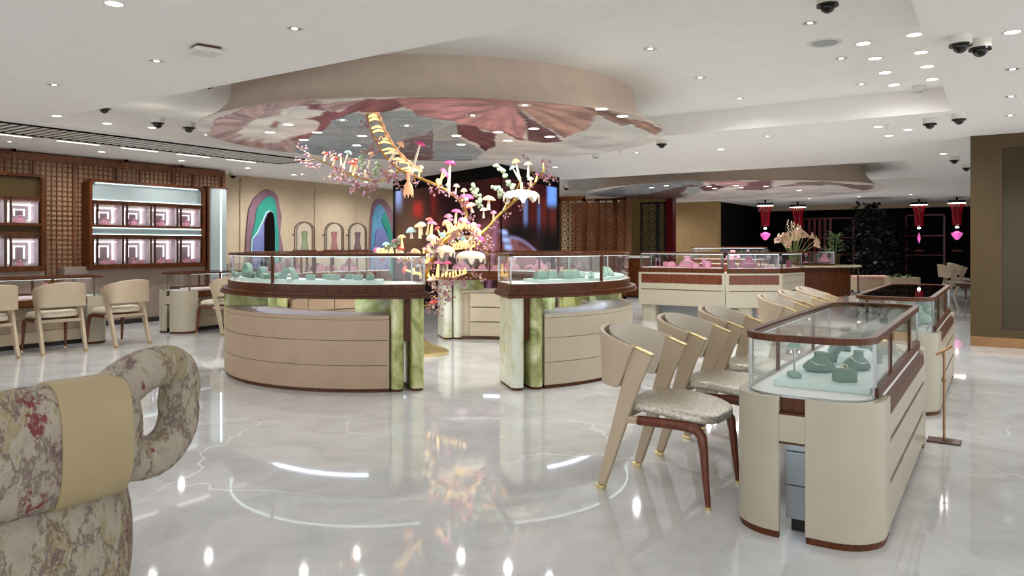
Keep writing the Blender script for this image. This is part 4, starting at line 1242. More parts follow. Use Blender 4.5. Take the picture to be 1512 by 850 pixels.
for i, (px, py, lb) in enumerate(((1412, 445, 'beige chair far back beside the olive showcase, front one of two'), (1424, 438, 'beige chair far back beside the olive showcase, rear one of two'))):
    q = P(px, py)
    place(chairR, False, (q.x, q.y, 0), R(20), lb, 'beige chairs beside the olive showcase')
chairL = make_chair('seat_wool', 'leather', 0.028); remember(chairL)
lft = [(4.60 - 0.80, 'beige chair with ivory seat cut by the left photo edge'), (4.60, 'beige chair with ivory seat, first complete one from the left edge'),
       (5.42, 'beige chair with ivory seat at the right end of the left-edge case'), (7.05, 'single beige chair with ivory seat partly behind the front curved counter')]
for i, (y, lb) in enumerate(lft):
    place(chairL, i == 0, (-10.05, y, 0), pi + R((4, -3, 6, 2)[i]), lb, 'beige chairs at the left-hand cases')

# ================================================================== FOREGROUND LOUNGE CHAIR (cut by the frame)
lo = empty('lounge_chair', (-2.95, 0.85, 0), 'marbled jacquard lounge chair with looped arm and cream strap in the left foreground', 'armchair')
def back_section(k=0.0):
    """closed outline (x,z) of the padded back, k = outward offset"""
    out = []
    for i in range(32):
        a = 2 * pi * i / 32
        c_, s_ = cos(a), sin(a)
        q = (abs(c_) ** 2.6 + abs(s_) ** 2.6) ** (-1 / 2.6)
        out.append(((0.115 + k) * c_ * q, (0.205 + k) * s_ * q))
    return out
def back_ring(yy, k=0.0, sc=1.0):
    t = (yy + 0.0)
    xx = 0.345 - 0.06 * max(0, t - 0.1) ** 2 - 0.05 * max(0, -t) ** 2 * 2
    return [(xx + a * sc, yy, 0.69 + b * sc) for a, b in back_section(k)]
ys = [-0.75, -0.6, -0.4, -0.2, 0.0, 0.15, 0.3, 0.45, 0.56, 0.63]
MB().loft([back_ring(y, sc=(0.75 if y == -0.75 else (0.72 if y == 0.63 else (0.95 if y == 0.56 else 1.0)))) for y in ys]).build('backrest', 'sofa', lo, angle=80, subsurf=1)
loop = []
for i in range(28):
    a = 2 * pi * i / 28
    c_, s_ = cos(a), sin(a)
    loop.append((0.325 - 0.05 * max(0, c_), 0.655 + 0.17 * c_ + (0.05 * s_ if s_ > 0 else -0.035 * s_), 0.735 + 0.165 * s_ + 0.014 * c_))
MB().tube(loop, [0.070 + 0.016 * max(0, -cos(2 * pi * i / 28)) for i in range(28)], 14, closed=True, flat=1.1).build('arm_loop', 'sofa', lo, angle=80)
MB().loft([back_ring(y, 0.006) for y in (0.315, 0.34, 0.40, 0.46, 0.51, 0.55)]).build('strap', 'strap', lo, angle=60)
body = []
for z, k in ((0.02, 0.93), (0.06, 0.97), (0.25, 1.0), (0.42, 0.985), (0.50, 0.95), (0.53, 0.86)):
    body.append([((a * 0.40 - 0.03) * k, b * 0.70 * k, z) for a, b in [(cos(2 * pi * i / 40) * (abs(cos(2 * pi * i / 40)) ** 5 + abs(sin(2 * pi * i / 40)) ** 5) ** -0.2, sin(2 * pi * i / 40) * (abs(cos(2 * pi * i / 40)) ** 5 + abs(sin(2 * pi * i / 40)) ** 5) ** -0.2) for i in range(40)]])
MB().loft(body).build('seat_base', 'sofa', lo, angle=80, subsurf=1)
MB().prism(rrect(-0.38, 0.30, -0.6, 0.6, 0.1), 0.0, 0.03).build('plinth', 'dark', lo)
# ================================================================== FAR COUNTER GROUP
def far_counter(p0, ang, L, label, items, il=0.0, ir=0.0, wood_strip=True, z0=0.30):
    """front face runs from p0 along direction ang; local x along the front, y into depth; il/ir trim the rear corners"""
    root = empty('faceted_counter', (p0.x, p0.y, 0), label, 'display counter', rz=ang)
    D_ = 0.56
    def quad(dx, dy):
        return [(dx + il * dy / D_, dy), (L - dx - ir * dy / D_, dy), (L - dx - ir * (D_ - dy) / D_, D_ - dy), (dx + il * (D_ - dy) / D_, D_ - dy)]
    fr = MB(); fr.prism(quad(0.0, 0.02), z0, 0.875)
    fr.box(0.05, L - 0.05, 0, 0.0199, z0, 0.568).box(0.05, L - 0.05, 0, 0.0199, 0.582, 0.685).box(0.05, L - 0.05, 0, 0.0199, 0.845, 0.875).box(0, 0.0499, 0, 0.0199, z0, 0.875).box(L - 0.0499, L, 0, 0.0199, z0, 0.875)
    fr.build('counter_body', 'lacquer', root)
    if wood_strip: MB().box(0.05, L - 0.05, 0.008, 0.02, 0.685, 0.845).build('timber_inlay', 'leg_wood', root)
    MB().box(0.05, L - 0.05, 0.012, 0.02, 0.568, 0.582).build('shadow_gap', 'walnut', root)
    MB().box(0.06 + il, L - 0.06 - ir, 0.30, D_ - 0.03, 0.0, z0).build('recessed_plinth', 'grey_blue', root)
    MB().prism(rrect(0.02 + il * 0.9, 0.30 + il * 0.9, 0.04, D_ - 0.04, 0.08), 0.0, z0).build('support_block', 'lacquer', root)
    MB().prism(quad(0.01, 0.02), 0.875, 0.955).build('timber_base', 'walnut', root)
    MB().prism(quad(0.03, 0.04), 0.955, 0.962).build('display_deck', 'pink_base', root)
    MB().strip(quad(0.02, 0.03), 0.006, 0.957, 1.205, closed=True).build('case_glass', 'glass', root)
    MB().strip(quad(0.01, 0.02), 0.035, 1.20, 1.228, closed=True).build('top_frame', 'walnut', root)
    MB().prism(quad(0.045, 0.05), 1.218, 1.224).build('top_glass', 'glass_top', root)
    for xx, yy in quad(0.03, 0.04):
        MB().cbox((xx, yy, 1.08), (0.02, 0.02, 0.25)).build('corner_post', 'steel', root)
    MB().box(0.05, L - 0.05, 0.024, 0.05, 1.197, 1.1999).build('case_light', 'strip_light', root)
    m = Matrix.Translation((p0.x, p0.y, 0)) @ Matrix.Rotation(ang, 4, 'Z')
    return root, [(kd, m @ Vector((u * L, (0.28 if kd == 'neck' else 0.17 + 0.12 * (i % 2)), 0.9625)), ang - pi / 2, mat, kw) for i, (kd, u, mat, kw) in enumerate(items)]
pI = DP(943, HOR, 13.25)
r1, it1 = far_counter(Vector((pI.x, pI.y)), 0.0, 1.56, 'cream faceted counter behind the right-hand curved counter, with long timber inlay and rose displays', [
    ('frame', 0.19, 'pink', dict(h=0.16)), ('block', 0.26, 'pink', dict(d=(0.08, 0.09, 0.09))), ('bangle', 0.36, 'pink', dict(rad=0.07)), ('neck', 0.52, 'pink', dict(s=1.25)), ('bangle', 0.65, 'pink', dict(rad=0.055)), ('block', 0.71, 'pink', dict(d=(0.06, 0.07, 0.15))), ('block', 0.78, 'pink', dict(d=(0.08, 0.09, 0.12)))], ir=0.21)
fill(None, it1, 'far cream counter with the long inlay')
pJ = Vector((pI.x + 1.58, pI.y + 0.004))
r2, it2 = far_counter(pJ, YAW + R(2), 0.95, 'cream faceted counter in the middle of the far group with plum displays', [
    ('block', 0.15, 'pink_dark', dict(d=(0.08, 0.09, 0.14))), ('tee', 0.27, 'pink_dark', dict(h=0.2)), ('neck', 0.5, 'pink_dark', dict(s=1.25)), ('frame', 0.74, 'pink_dark', dict(h=0.18)), ('tee', 0.83, 'pink', dict(h=0.2)), ('block', 0.20, 'pink', dict(d=(0.05, 0.06, 0.12)))], il=0.21, ir=0.26)
fill(None, it2, 'far middle counter')
pK = Vector((pJ.x + 0.965 * cos(YAW + R(2)), pJ.y + 0.965 * sin(YAW + R(2))))
r3, it3 = far_counter(pK, R(80), 0.9, 'cream end counter of the far group, its plain side towards the chairs', [
    ('tee', 0.3, 'pink', dict(h=0.18)), ('frame', 0.5, 'pink', dict(h=0.16)), ('block', 0.7, 'pink_dark', dict(d=(0.07, 0.08, 0.12)))], il=0.26, wood_strip=False)
fill(None, it3, 'far end counter')
q = DP(1020, HOR, 17.6)
r4, it4 = far_counter(Vector((q.x, q.y)), 0.15, 1.7, 'dark-framed glass counter in the rear of the far group, only its top visible', [
    ('neck', 0.55, 'pink', dict(s=1.3)), ('tee', 0.75, 'pink', dict(h=0.2))])
r4.scale = (1, 1, 1.07)
it4 = [(a, Vector((b.x, b.y, 1.0302)), c, d, e) for a, b, c, d, e in it4]
fill(None, it4, 'rear counter of the far group')
# stone-topped oval table with flowers, plant and two small cases
tc = DP(1180, HOR, 14.6)
tb = empty('oval_table', (tc.x, tc.y, 0), 'dark timber oval table with a cream stone top behind the far counters', 'table', rz=YAW)
MB().prism([(1.22 * cos(2 * pi * i / 48), 0.55 * sin(2 * pi * i / 48)) for i in range(48)], 0.925, 0.96).build('stone_top', 'stone', tb, bevel=0.006)
MB().prism([(1.0 * cos(2 * pi * i / 40), 0.42 * sin(2 * pi * i / 40)) for i in range(40)], 0.38, 0.925).build('timber_drum', 'walnut', tb)
MB().prism([(0.9 * cos(2 * pi * i / 40), 0.38 * sin(2 * pi * i / 40)) for i in range(40)], 0.0, 0.36).build('table_base', 'blush', tb)
MB().tube([(1.12, -0.1, 0.93), (1.12, -0.1, 0.40), (0.9, -0.1, 0.36)], 0.015, 8).build('brace', 'bronze', tb)
for i, (px, wpx, lb, its) in enumerate(((1190, 27, 'small timber-framed glass case, left of two on the stone-topped table', [('tee', 'pink', dict(h=0.17))]), (1216, 22, 'small steel-framed glass case, right of two on the stone-topped table', [('neck', 'pink', dict(s=1.0))]))):
    c = DP(px, HOR, 14.4)
    w_ = wpx * 14.4 / F_PX / 2
    b = empty('tabletop_case', (c.x, c.y, 0.9605), lb, 'glass case', rz=YAW)
    MB().box(-w_, w_, -0.15, 0.15, 0, 0.03 if i else 0.05).build('case_base', 'walnut', b)
    MB().strip([(-w_ + 0.005, -0.145), (w_ - 0.005, -0.145), (w_ - 0.005, 0.145), (-w_ + 0.005, 0.145)], 0.005, 0.03, 0.25, closed=True).build('case_glass', 'glass', b)
    MB().strip([(-w_, -0.15), (w_, -0.15), (w_, 0.15), (-w_, 0.15)], 0.02, 0.245, 0.265, closed=True).build('top_frame', 'walnut' if i == 0 else 'steel', b)
    for xx in (-w_ + 0.008, w_ - 0.008):
        MB().cbox((xx, -0.142, 0.14), (0.014, 0.014, 0.22)).build('corner_post', 'steel', b)
    fill(None, [(its[0][0], c + Vector((0, 0, 0.9605 + 0.051 - c.z)), YAW - pi / 2, its[0][1], its[0][2])], ('left' if i == 0 else 'right') + ' small case on the stone-topped table')
random.seed(5)
fc = DP(1172, HOR, 14.9)
fl = empty('flower_arrangement', (fc.x, fc.y, 0.9605), 'tall arrangement of peach trumpet flowers and blossom twigs on the stone-topped table', 'flowers', rz=YAW)
MB().lathe([(0.0, 0.0), (0.10, 0.0), (0.12, 0.05), (0.10, 0.16), (0.085, 0.20), (0.078, 0.20), (0.09, 0.15), (0.0, 0.03)], n=24).build('glass_bowl', 'glass', fl)
heads = []
for i in range(20):
    a = 2 * pi * i / 20 * 2.4; rr = 0.10 + 0.30 * ((i * 7) % 20) / 20
    x_, y_ = rr * cos(a) * 1.15, rr * sin(a) * 0.7
    h_ = 0.62 - 0.25 * (rr / 0.4) ** 2 + random.uniform(-0.06, 0.06)
    MB().tube([(0.25 * x_, 0.25 * y_, 0.03), (0.4 * x_, 0.4 * y_, 0.25), (x_ * 0.85, y_ * 0.85, h_ * 0.9), (x_, y_, h_)], 0.007, 6).build('stem', 'stemgreen', fl)
    f = MB()
    d = Vector((x_ * 1.6, y_ * 1.6, 0.25)).normalized()
    rot = d.to_track_quat('Z', 'Y').to_matrix().to_4x4()
    m = Matrix.Translation((x_, y_, h_)) @ rot
    for k in range(6):
        b = 2 * pi * k / 6
        mm = m @ Matrix.Rotation(b, 4, 'Z')
        def pet(u, v, s=random.uniform(0.85, 1.15)):
            wv = 0.036 * sin(pi * min(1, 0.12 + v * 0.88)) * s
            return mm @ Vector(((0.008 + 0.085 * v ** 1.3) * s, (u - 0.5) * 2 * wv, (0.085 * sin(v * 1.9)) * s))
        f.sheet(pet, 2, 4, 0.002)
    f.build('blossom', 'peach', fl, angle=60)
for i in range(5):
    a = i * 1.3
    pts = [(0.02 * i - 0.05, 0.02 * cos(a), 0.1), (0.05 * (i - 2), 0.04 * cos(a), 0.5), (0.07 * (i - 2), 0.06 * cos(a), 0.72), (0.065 * (i - 2) + 0.02, 0.06 * cos(a), 0.90 - 0.03 * i)]
    tw = MB().tube(pts, [0.005, 0.004, 0.003, 0.002], 5).build('twig', 'stemgreen', fl)
    bb = MB()
    for k in range(14):
        t = 0.45 + 0.55 * k / 13
        z_ = 0.5 + (pts[3][2] - 0.5) * (t - 0.45) / 0.55
        bb.ball((pts[1][0] + (pts[3][0] - pts[1][0]) * (t - 0.45) / 0.55 + random.uniform(-0.02, 0.02), random.uniform(-0.02, 0.02), z_), 0.013, 6, 5)
    bb.build('buds', 'm_cream', tw)
def leaf_plant(name, px, y, Z, zbase, H, n, spread, mat, label, leaf=0.16, wid=0.03, pot='bronze', seed=1):
    random.seed(seed)
    c = DP(px, HOR, Z)
    r_ = empty(name, (c.x, c.y, zbase), label, 'plant', rz=YAW)
    MB().lathe([(0.0, 0.0), (0.10, 0.0), (0.13, 0.2), (0.12, 0.2), (0.0, 0.17)], n=20).build('pot', pot, r_)
    ns = 5
    for s_ in range(ns):
        a = 2 * pi * s_ / ns
        MB().tube([(0.03 * cos(a), 0.03 * sin(a), 0.15), (spread * 0.3 * cos(a), spread * 0.3 * sin(a), H * 0.5), (spread * 0.6 * cos(a), spread * 0.6 * sin(a), H * 0.92)], [0.012, 0.009, 0.004], 6).build('stem', mat, r_)
    lv = MB()
    for i in range(n):
        h_ = 0.2 + (H - 0.2) * random.random() ** 0.8
        a = random.uniform(0, 2 * pi); rr = spread * random.uniform(0.1, 1.0) * (0.5 + 0.5 * sin(pi * min(1, h_ / H * 0.9 + 0.1)))
        base = Vector((rr * cos(a), rr * sin(a), h_))
        L_ = leaf * random.uniform(0.6, 1.2)
        mm = Matrix.Translation(base) @ Matrix.Rotation(a + random.uniform(-1, 1), 4, 'Z') @ Matrix.Rotation(random.uniform(-0.9, 0.4), 4, 'Y')
        lv.sheet(lambda u, v: mm @ Vector((L_ * v, (u - 0.5) * 2 * wid * sin(pi * (0.06 + 0.94 * v) ** 0.8), 0.05 * L_ * sin(v * 3) - 0.3 * L_ * v * v)), 2, 4, 0.0015)
    lv.build('foliage', mat, r_, angle=60)
    return r_
leaf_plant('potted_plant', 1231, 0, 14.9, 0.9605, 0.62, 60, 0.17, 'leaf', 'green leafy plant at the right end of the stone-topped table', leaf=0.15, wid=0.022)
# ================================================================== WALL SCREEN (wedge-shaped video tower)
K0, K1, K2 = DP(740, HOR, 13.35), DP(580, HOR, 17.05), DP(826, HOR, 16.0)
sc = empty('video_wall', (K0.x, K0.y, 0), 'big black wedge-shaped video wall showing a dark portrait with a blue-lit neck', 'screen')
o0 = Vector((K0.x, K0.y, 0))
tri = [(0, 0), (K1.x - K0.x, K1.y - K0.y), (K2.x - K0.x, K2.y - K0.y)]
MB().prism(tri, 0.0, HL).build('screen_housing', 'black_matt', sc)
def blobpic(px, py):
    col = Vector((38, 14, 12))
    def mix(c, wgt):
        nonlocal col
        wgt = max(0, min(1, wgt))
        col = col * (1 - wgt) + Vector(c) * wgt
    def g(x0, y0, sx, sy, p=2): return math.exp(-(abs((px - x0) / sx) ** p + abs((py - y0) / sy) ** p))
    mix((62, 42, 32), g(608, 345, 34, 62)); mix((98, 70, 52), 0.8 * g(606, 350, 24, 40))
    mix((128, 142, 196), g(588, 285, 6.5, 26, 3)); mix((22, 4, 8), g(668, 300, 32, 46, 3))
    mix((150, 36, 32), g(617, 309, 8, 13, 3)); mix((105, 18, 18), 0.8 * g(640, 300, 5, 32))
    mix((20, 3, 3), g(652, 256, 40, 12)); mix((96, 34, 30), 0.7 * g(650, 335, 6, 26))
    mix((46, 10, 10), g(760, 285, 40, 40, 4))
    for x, w_, c, y0, y1 in ((776, 4, (96, 120, 172), 288, 345), (787, 5, (70, 18, 16), 275, 350), (796, 3.5, (70, 84, 128), 300, 352), (803, 5, (82, 26, 20), 290, 352), (816, 5, (84, 30, 24), 305, 355)):
        mix(c, 0.85 * math.exp(-(abs((px - x) / w_) ** 4)) * (1 / (1 + math.exp((y0 - py) / 3))) * (1 / (1 + math.exp((py - y1) / 3))))
    mix((100, 142, 222), g(815, 286, 8, 20, 6))
    mix((112, 64, 62), g(728, 352, 26, 30, 3)); mix((150, 90, 84), 0.7 * g(716, 362, 12, 18))
    mix((14, 4, 6), g(770, 345, 30, 14, 3)); mix((6, 4, 6), g(812, 372, 16, 34, 4))
    if 752 < px < 800:
        sh = 349 + 0.0135 * (px - 752) ** 2
        if py > sh - 3:
            mix((112, 70, 70), min(1, (py - sh + 3) / 5)); mix((120, 140, 205), 0.65 * math.exp(-((py - sh - 1) / 2.5) ** 2))
        s2 = 360 + 0.03 * (px - 765) ** 2
        if px > 765: mix((60, 26, 30), 0.6 * math.exp(-((py - s2) / 4) ** 2))
    if 700 < px < 736 and py > 318: mix((150, 110, 150), 0.55 * math.exp(-((px - 734 + (py - 320) * 0.12) / 4) ** 2))
    nx = 742 + (py - 335) * 0.28
    if 338 < py < 380: mix((150, 176, 236), (0.75 + 0.25 * sin(py * 2.1)) * math.exp(-(abs((px - nx) / 6) ** 4)))
    return [v for v in lin((col.x, col.y, col.z))[:3]]
SCR = print_mat('screen_picture', emission=1.3)
for nm, A, B in (('left_display', K0, K1), ('right_display', K0, K2)):
    d = (Vector((B.x, B.y, 0)) - o0); Ln = d.length; d.normalize()
    nrm = Vector((d.y, -d.x, 0))
    if nrm.dot(-o0) < 0: nrm = -nrm
    nu, nv = 90, 70
    z0, z1 = 0.55, 2.585
    vs, dat = [], []
    for i in range(nu + 1):
        for j in range(nv + 1):
            p = d * (0.015 + (Ln - 0.165) * i / nu) + nrm * 0.006; z = z0 + (z1 - z0) * j / nv
            vs.append((p.x, p.y, z))
            px, py = PIX(o0 + p + Vector((0, 0, z)))
            dat += [*blobpic(px, py), 1.0]
    fs = [(i * (nv + 1) + j, (i + 1) * (nv + 1) + j, (i + 1) * (nv + 1) + j + 1, i * (nv + 1) + j + 1) for i in range(nu) for j in range(nv)]
    me = bpy.data.meshes.new(nm); me.from_pydata(vs, [], fs)
    at = me.color_attributes.new('print', 'FLOAT_COLOR', 'POINT'); at.data.foreach_set('color', dat)
    me.materials.append(SCR)
    o = bpy.data.objects.new(nm, me); C.objects.link(o); o.parent = sc
# ================================================================== LATTICE SCREENS
def lattice(xa, xb, Y, ztop, label, mats, header=True):
    A, B = PY(xa, 300, Y), PY(xb, 300, Y)
    L = B.x - A.x
    r_ = empty('lattice_screen', (A.x, Y, 0), label, 'lattice screen')
    f = MB()
    f.box(0, 0.05, -0.03, 0.03, 0, ztop).box(L - 0.05, L, -0.03, 0.03, 0, ztop).box(0, L, -0.03, 0.03, ztop - 0.06, ztop).box(0, L, -0.03, 0.03, 0, 0.08)
    if header: f.box(0.0, L, -0.05, 0.05, ztop, ztop + 0.07)
    f.build('screen_frame', mats, r_)
    m = MB(); c_ = 0.24
    nx = max(1, round((L - 0.1) / c_)); cw = (L - 0.1) / nx
    nz = int((ztop - 0.14) / c_)
    cz = (ztop - 0.14) / nz
    for i in range(nx):
        for j in range(nz):
            x0, z0 = 0.05 + i * cw, 0.08 + j * cz
            m.box(x0, x0 + cw, -0.012, 0.012, z0 - 0.008, z0 + 0.008)
            m.box(x0 - 0.008, x0 + 0.008, -0.012, 0.012, z0, z0 + cz)
            t = 0.007
            cx_, cz_ = x0 + cw / 2, z0 + cz / 2
            m.strip([(cx_ - cw * .28, cz_), (cx_, cz_ + cz * .28), (cx_ + cw * .28, cz_), (cx_, cz_ - cz * .28)], 0.014, -0.010, 0.010, closed=True, mat=Matrix(((1, 0, 0, 0), (0, 0, 1, 0), (0, 1, 0, 0), (0, 0, 0, 1))))
            for sx, sz in ((1, 1), (1, -1), (-1, 1), (-1, -1)):
                m.strip([(cx_ + sx * cw * .15, cz_ + sz * cz * .15), (cx_ + sx * cw * .5, cz_ + sz * cz * .5)], 0.012, -0.009, 0.009, mat=Matrix(((1, 0, 0, 0), (0, 0, 1, 0), (0, 1, 0, 0), (0, 0, 0, 1))))
    m.build('fretwork', mats, r_, smooth=False)
    return r_
YS = 16.9
lattice(826, 863, YS, 2.56, 'fretwork timber screen panel next to the video wall', 'walnut')
lattice(863, 882, YS, 2.54, 'narrow fretwork screen panel, second from the video wall', 'walnut', False)
lattice(882, 908, YS, 2.54, 'fretwork screen panel, third from the video wall', 'walnut', False)
lattice(908, 924, YS, 2.54, 'narrow fretwork screen panel, fourth from the video wall', 'walnut', False)
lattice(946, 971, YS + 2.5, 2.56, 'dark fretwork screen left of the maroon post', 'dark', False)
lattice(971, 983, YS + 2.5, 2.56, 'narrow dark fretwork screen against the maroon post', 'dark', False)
a, b = PY(843, 300, YS + 1.1), PY(930, 300, YS + 1.1)
struct(MB().box(a.x, b.x, YS + 1.1, YS + 1.2, 0, 2.5).build('wall_behind_lattice', plain('dark_brown_wallcovering', '8a5c3c', 0.6, var=0.15)))
a, b = PY(820, 300, YS + 1.6), PY(850, 300, YS + 1.6)
struct(MB().box(a.x, b.x, YS + 1.6, YS + 1.7, 0, 2.6).build('wall_cream_niche', 'wall'))
a, b = PY(915, 300, YS + 4.4), PY(992, 300, YS + 4.4)
struct(MB().box(a.x, b.x, YS + 4.4, YS + 4.5, 0, HL).build('wall_gold', plain('antique_gold_wallpaper', '8a7342', 0.5, var=0.15, vscale=9)))
a = PY(984, 300, YS + 2.5)
struct(MB().box(a.x, a.x + 0.2, YS + 2.45, YS + 2.7, 0, HL).build('trim_9', 'red_wood'))
q = PY(930, 376, YS + 0.8)
sd = empty('sideboard', (q.x, YS + 0.9, 0), 'low dark sideboard with a white top in front of the gold wall', 'sideboard')
MB().box(-0.4, 0.4, -0.2, 0.2, 0.05, 1.02).build('cabinet_body', 'walnut', sd)
MB().box(-0.42, 0.42, -0.22, 0.22, 1.02, 1.08).build('white_top', 'deck', sd)
MB().box(-0.38, 0.38, -0.18, 0.18, 0.0, 0.05).build('plinth', 'dark', sd)

# ================================================================== RIGHT-HAND SHOWCASE
sh = empty('olive_showcase', (-0.36, 11.70, 0), 'tall olive-brown showcase at the right edge with a glossy inset door and copper plinth', 'showcase')
W_ = 1.7
fm = MB()
fm.box(0, 0.335, 0, 0.9, 0.13, HL).box(W_ - 0.3, W_, 0, 0.9, 0.13, HL).box(0.335, W_ - 0.3, 0, 0.9, 2.66, HL).box(0.335, W_ - 0.3, 0, 0.9, 0.13, 0.22).box(0.335, W_ - 0.3, 0.12, 0.9, 0.22, 2.66)
fm.build('showcase_body', 'olive', sh)
MB().box(0.335, W_ - 0.3, 0.05, 0.12, 0.22, 2.66).build('door_panel', 'olive_dark', sh)
MB().strip([(0.335, 0.22), (W_ - 0.3, 0.22), (W_ - 0.3, 2.66), (0.335, 2.66)], 0.018, 0.02, 0.052, closed=True, mat=Matrix(((1, 0, 0, 0), (0, 0, 1, 0), (0, 1, 0, 0), (0, 0, 0, 1)))).build('door_frame', 'bronze', sh)
MB().box(0.0, W_, -0.004, 0.9, 0.0, 0.13).build('copper_plinth', 'copper', sh)
# ================================================================== FLOOR STAND
q = P(1394, 652)
st = empty('floor_stand', q, 'slim copper floor stand with a square foot beside the seated display cases', 'stand')
MB().cbox((0, 0, 0.006), (0.20, 0.14, 0.012), 0).build('foot_plate', 'bronze', st, bevel=0.002)
MB().tube([(0, 0, 0.01), (0, 0, 0.63)], 0.008, 10).build('pole', 'copper', st)
MB().tube([(-0.045, -0.03, 0.60), (0.045, 0.03, 0.655)], 0.009, 8).build('cross_arm', 'copper', st)
MB().ball((0.0, 0.0, 0.42), 0.014, 10, 8).build('knob', 'copper', st)

# ================================================================== DARK LOUNGE AT THE BACK
for i, (px, py, Z, lb, full) in enumerate(((1130, 305, 24.0, 'red fringed pendant lantern, leftmost of four on the dark back wall', 1), (1178, 304, 25.0, 'red pendant lantern above the flower arrangement', 0), (1357, 299, 23.5, 'red pendant lantern right of the dark tree', 0), (1413, 297, 22.5, 'red pendant lantern with pink glow beside the olive showcase', 1))):
    c = DP(px, HOR, Z)
    r_ = empty('pendant_lantern', (c.x, c.y, HL), lb, 'pendant lantern', rz=YAW)
    h0 = HL - (EYE - (py - 5 - HOR) * Z / F_PX)
    s = Z / F_PX
    MB().lathe([(0.02, 0), (0.02, -0.02)], n=12).box(-0.02, 0.02, -0.02, 0.02, -0.16, 0).build('ceiling_rod', 'black_matt', r_)
    MB().lathe([(0, -0.10), (11.5 * s, -0.10), (11.5 * s, -0.18), (0, -0.18)], n=28).build('canopy_plate', 'black', r_)
    e = MB()
    for k in range(18):
        a = 2 * pi * k / 18
        e.cbox((10 * s * cos(a), 10 * s * sin(a), -0.185), (0.05, 0.05, 0.015), a)
    e.build('lamp_ring', 'lamp', r_)
    fr = MB()
    for k in range(16):
        a = 2 * pi * k / 16
        fr.tube([(9 * s * cos(a), 9 * s * sin(a), -0.19), (6 * s * cos(a), 6 * s * sin(a), -0.45), (5 * s * cos(a), 5 * s * sin(a), -0.80), (5.5 * s * cos(a), 5.5 * s * sin(a), -0.85)], 0.012, 5)
    fr.build('red_fringe', 'red_glass', r_)
    MB().tube([(0, 0, -0.18), (0, 0, -1.3)], 0.006, 5).build('stem', 'black_matt', r_)
    MB().ball((0, 0, -0.92), (0.05, 0.05, 0.03), 10, 6).build('lamp', 'lamp', r_)
    k = 1.0 if full else 0.45
    MB().lathe([(0.0, -1.30), (0.04 * k, -1.30), (0.13 * k, -1.18), (0.16 * k, -1.10), (0.07 * k, -1.06), (0.05 * k, -1.04), (0, -1.04)] if full else [(0, -1.42), (0.05, -1.25), (0.0, -1.05)], n=16).build('glass_vase', 'magenta', r_)
    MB().lathe([(0.0, -1.66), (0.12, -1.66), (0.16, -1.62), (0.0, -1.60)], n=16).build('lower_tray', 'red_wood', r_)
# red shelving against the dark wall
for i, (xa, xb, ya, yb, n, lb) in enumerate(((1186, 1262, 322, 395, 6, 'red lacquered slatted screen behind the flower arrangement'), (1337, 1396, 317, 405, 1, 'red lacquered frame right of the dark tree'))):
    A = PY(xa, ya, 29.05); B = PY(xb, ya, 29.05); zt = A.z
    r_ = empty('red_shelving', (A.x, 29.0, 0), lb, 'shelving')
    L = B.x - A.x
    m = MB(); m.box(0, L, -0.04, 0.04, zt - 0.05, zt).box(0, 0.05, -0.04, 0.04, 0, zt).box(L - 0.06, L, -0.04, 0.04, 0, zt)
    m.build('shelf_frame', 'red_wood', r_)
    for zz in (1.0, zt - 0.75):
        MB().box(0.05, L - 0.06, -0.04, 0.04, zz, zz + 0.03).build('shelf', 'red_wood', r_)
    if n > 1:
        for k in range(1, n):
            MB().box(L * k / n * 0.62, L * k / n * 0.62 + 0.1, -0.03, 0.03, 0, zt - 0.05).build('slat', 'red_wood', r_)
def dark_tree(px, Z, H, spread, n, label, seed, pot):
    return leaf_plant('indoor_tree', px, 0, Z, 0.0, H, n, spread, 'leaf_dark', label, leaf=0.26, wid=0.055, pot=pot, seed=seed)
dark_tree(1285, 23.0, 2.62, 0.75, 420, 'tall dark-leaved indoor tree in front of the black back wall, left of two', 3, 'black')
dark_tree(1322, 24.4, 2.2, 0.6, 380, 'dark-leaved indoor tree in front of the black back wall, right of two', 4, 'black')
c = DP(1285, HOR, 21.0)
be = empty('tufted_bench', (c.x, c.y, 0), 'blush tufted bench in the dark lounge at the back', 'bench', rz=YAW)
MB().box(-0.50, 0.50, -0.25, 0.25, 0.08, 0.36).build('bench_base', 'wall', be)
cu = MB()
for k in range(10):
    cu.ball((-0.45 + 0.1 * k, -0.20, 0.44), (0.055, 0.06, 0.06), 10, 7).ball((-0.45 + 0.1 * k, 0.12, 0.44), (0.055, 0.22, 0.055), 10, 7)
cu.box(-0.5, 0.5, -0.24, 0.25, 0.36, 0.44)
cu.build('tufted_cushion', 'blush', be)
for x_ in (-0.42, 0.42):
    for y_ in (-0.2, 0.2): MB().cbox((x_, y_, 0.04), (0.05, 0.05, 0.08)).build('leg', 'walnut', be)
c = DP(1332, HOR, 20.5)
pl = empty('planter_box', (c.x, c.y, 0), 'cream planter box with low leaves right of the blush bench', 'planter', rz=YAW)
MB().strip([(-0.40, -0.2), (0.40, -0.2), (0.40, 0.2), (-0.40, 0.2)], 0.03, 0.0, 0.46, closed=True).box(-0.38, 0.38, -0.18, 0.18, 0.02, 0.40).build('box', 'wall', pl)
random.seed(9); lv = MB()
for k in range(26):
    mm = Matrix.Translation((random.uniform(-0.35, 0.35), random.uniform(-0.15, 0.15), 0.42)) @ Matrix.Rotation(random.uniform(0, 6.28), 4, 'Z') @ Matrix.Rotation(random.uniform(-1.2, -0.2), 4, 'Y')
    lv.sheet(lambda u, v: mm @ Vector((0.2 * v, (u - 0.5) * 0.05 * sin(pi * (0.06 + 0.94 * v)), -0.05 * v * v)), 2, 4, 0.002)
lv.build('leaves', 'leaf', pl)
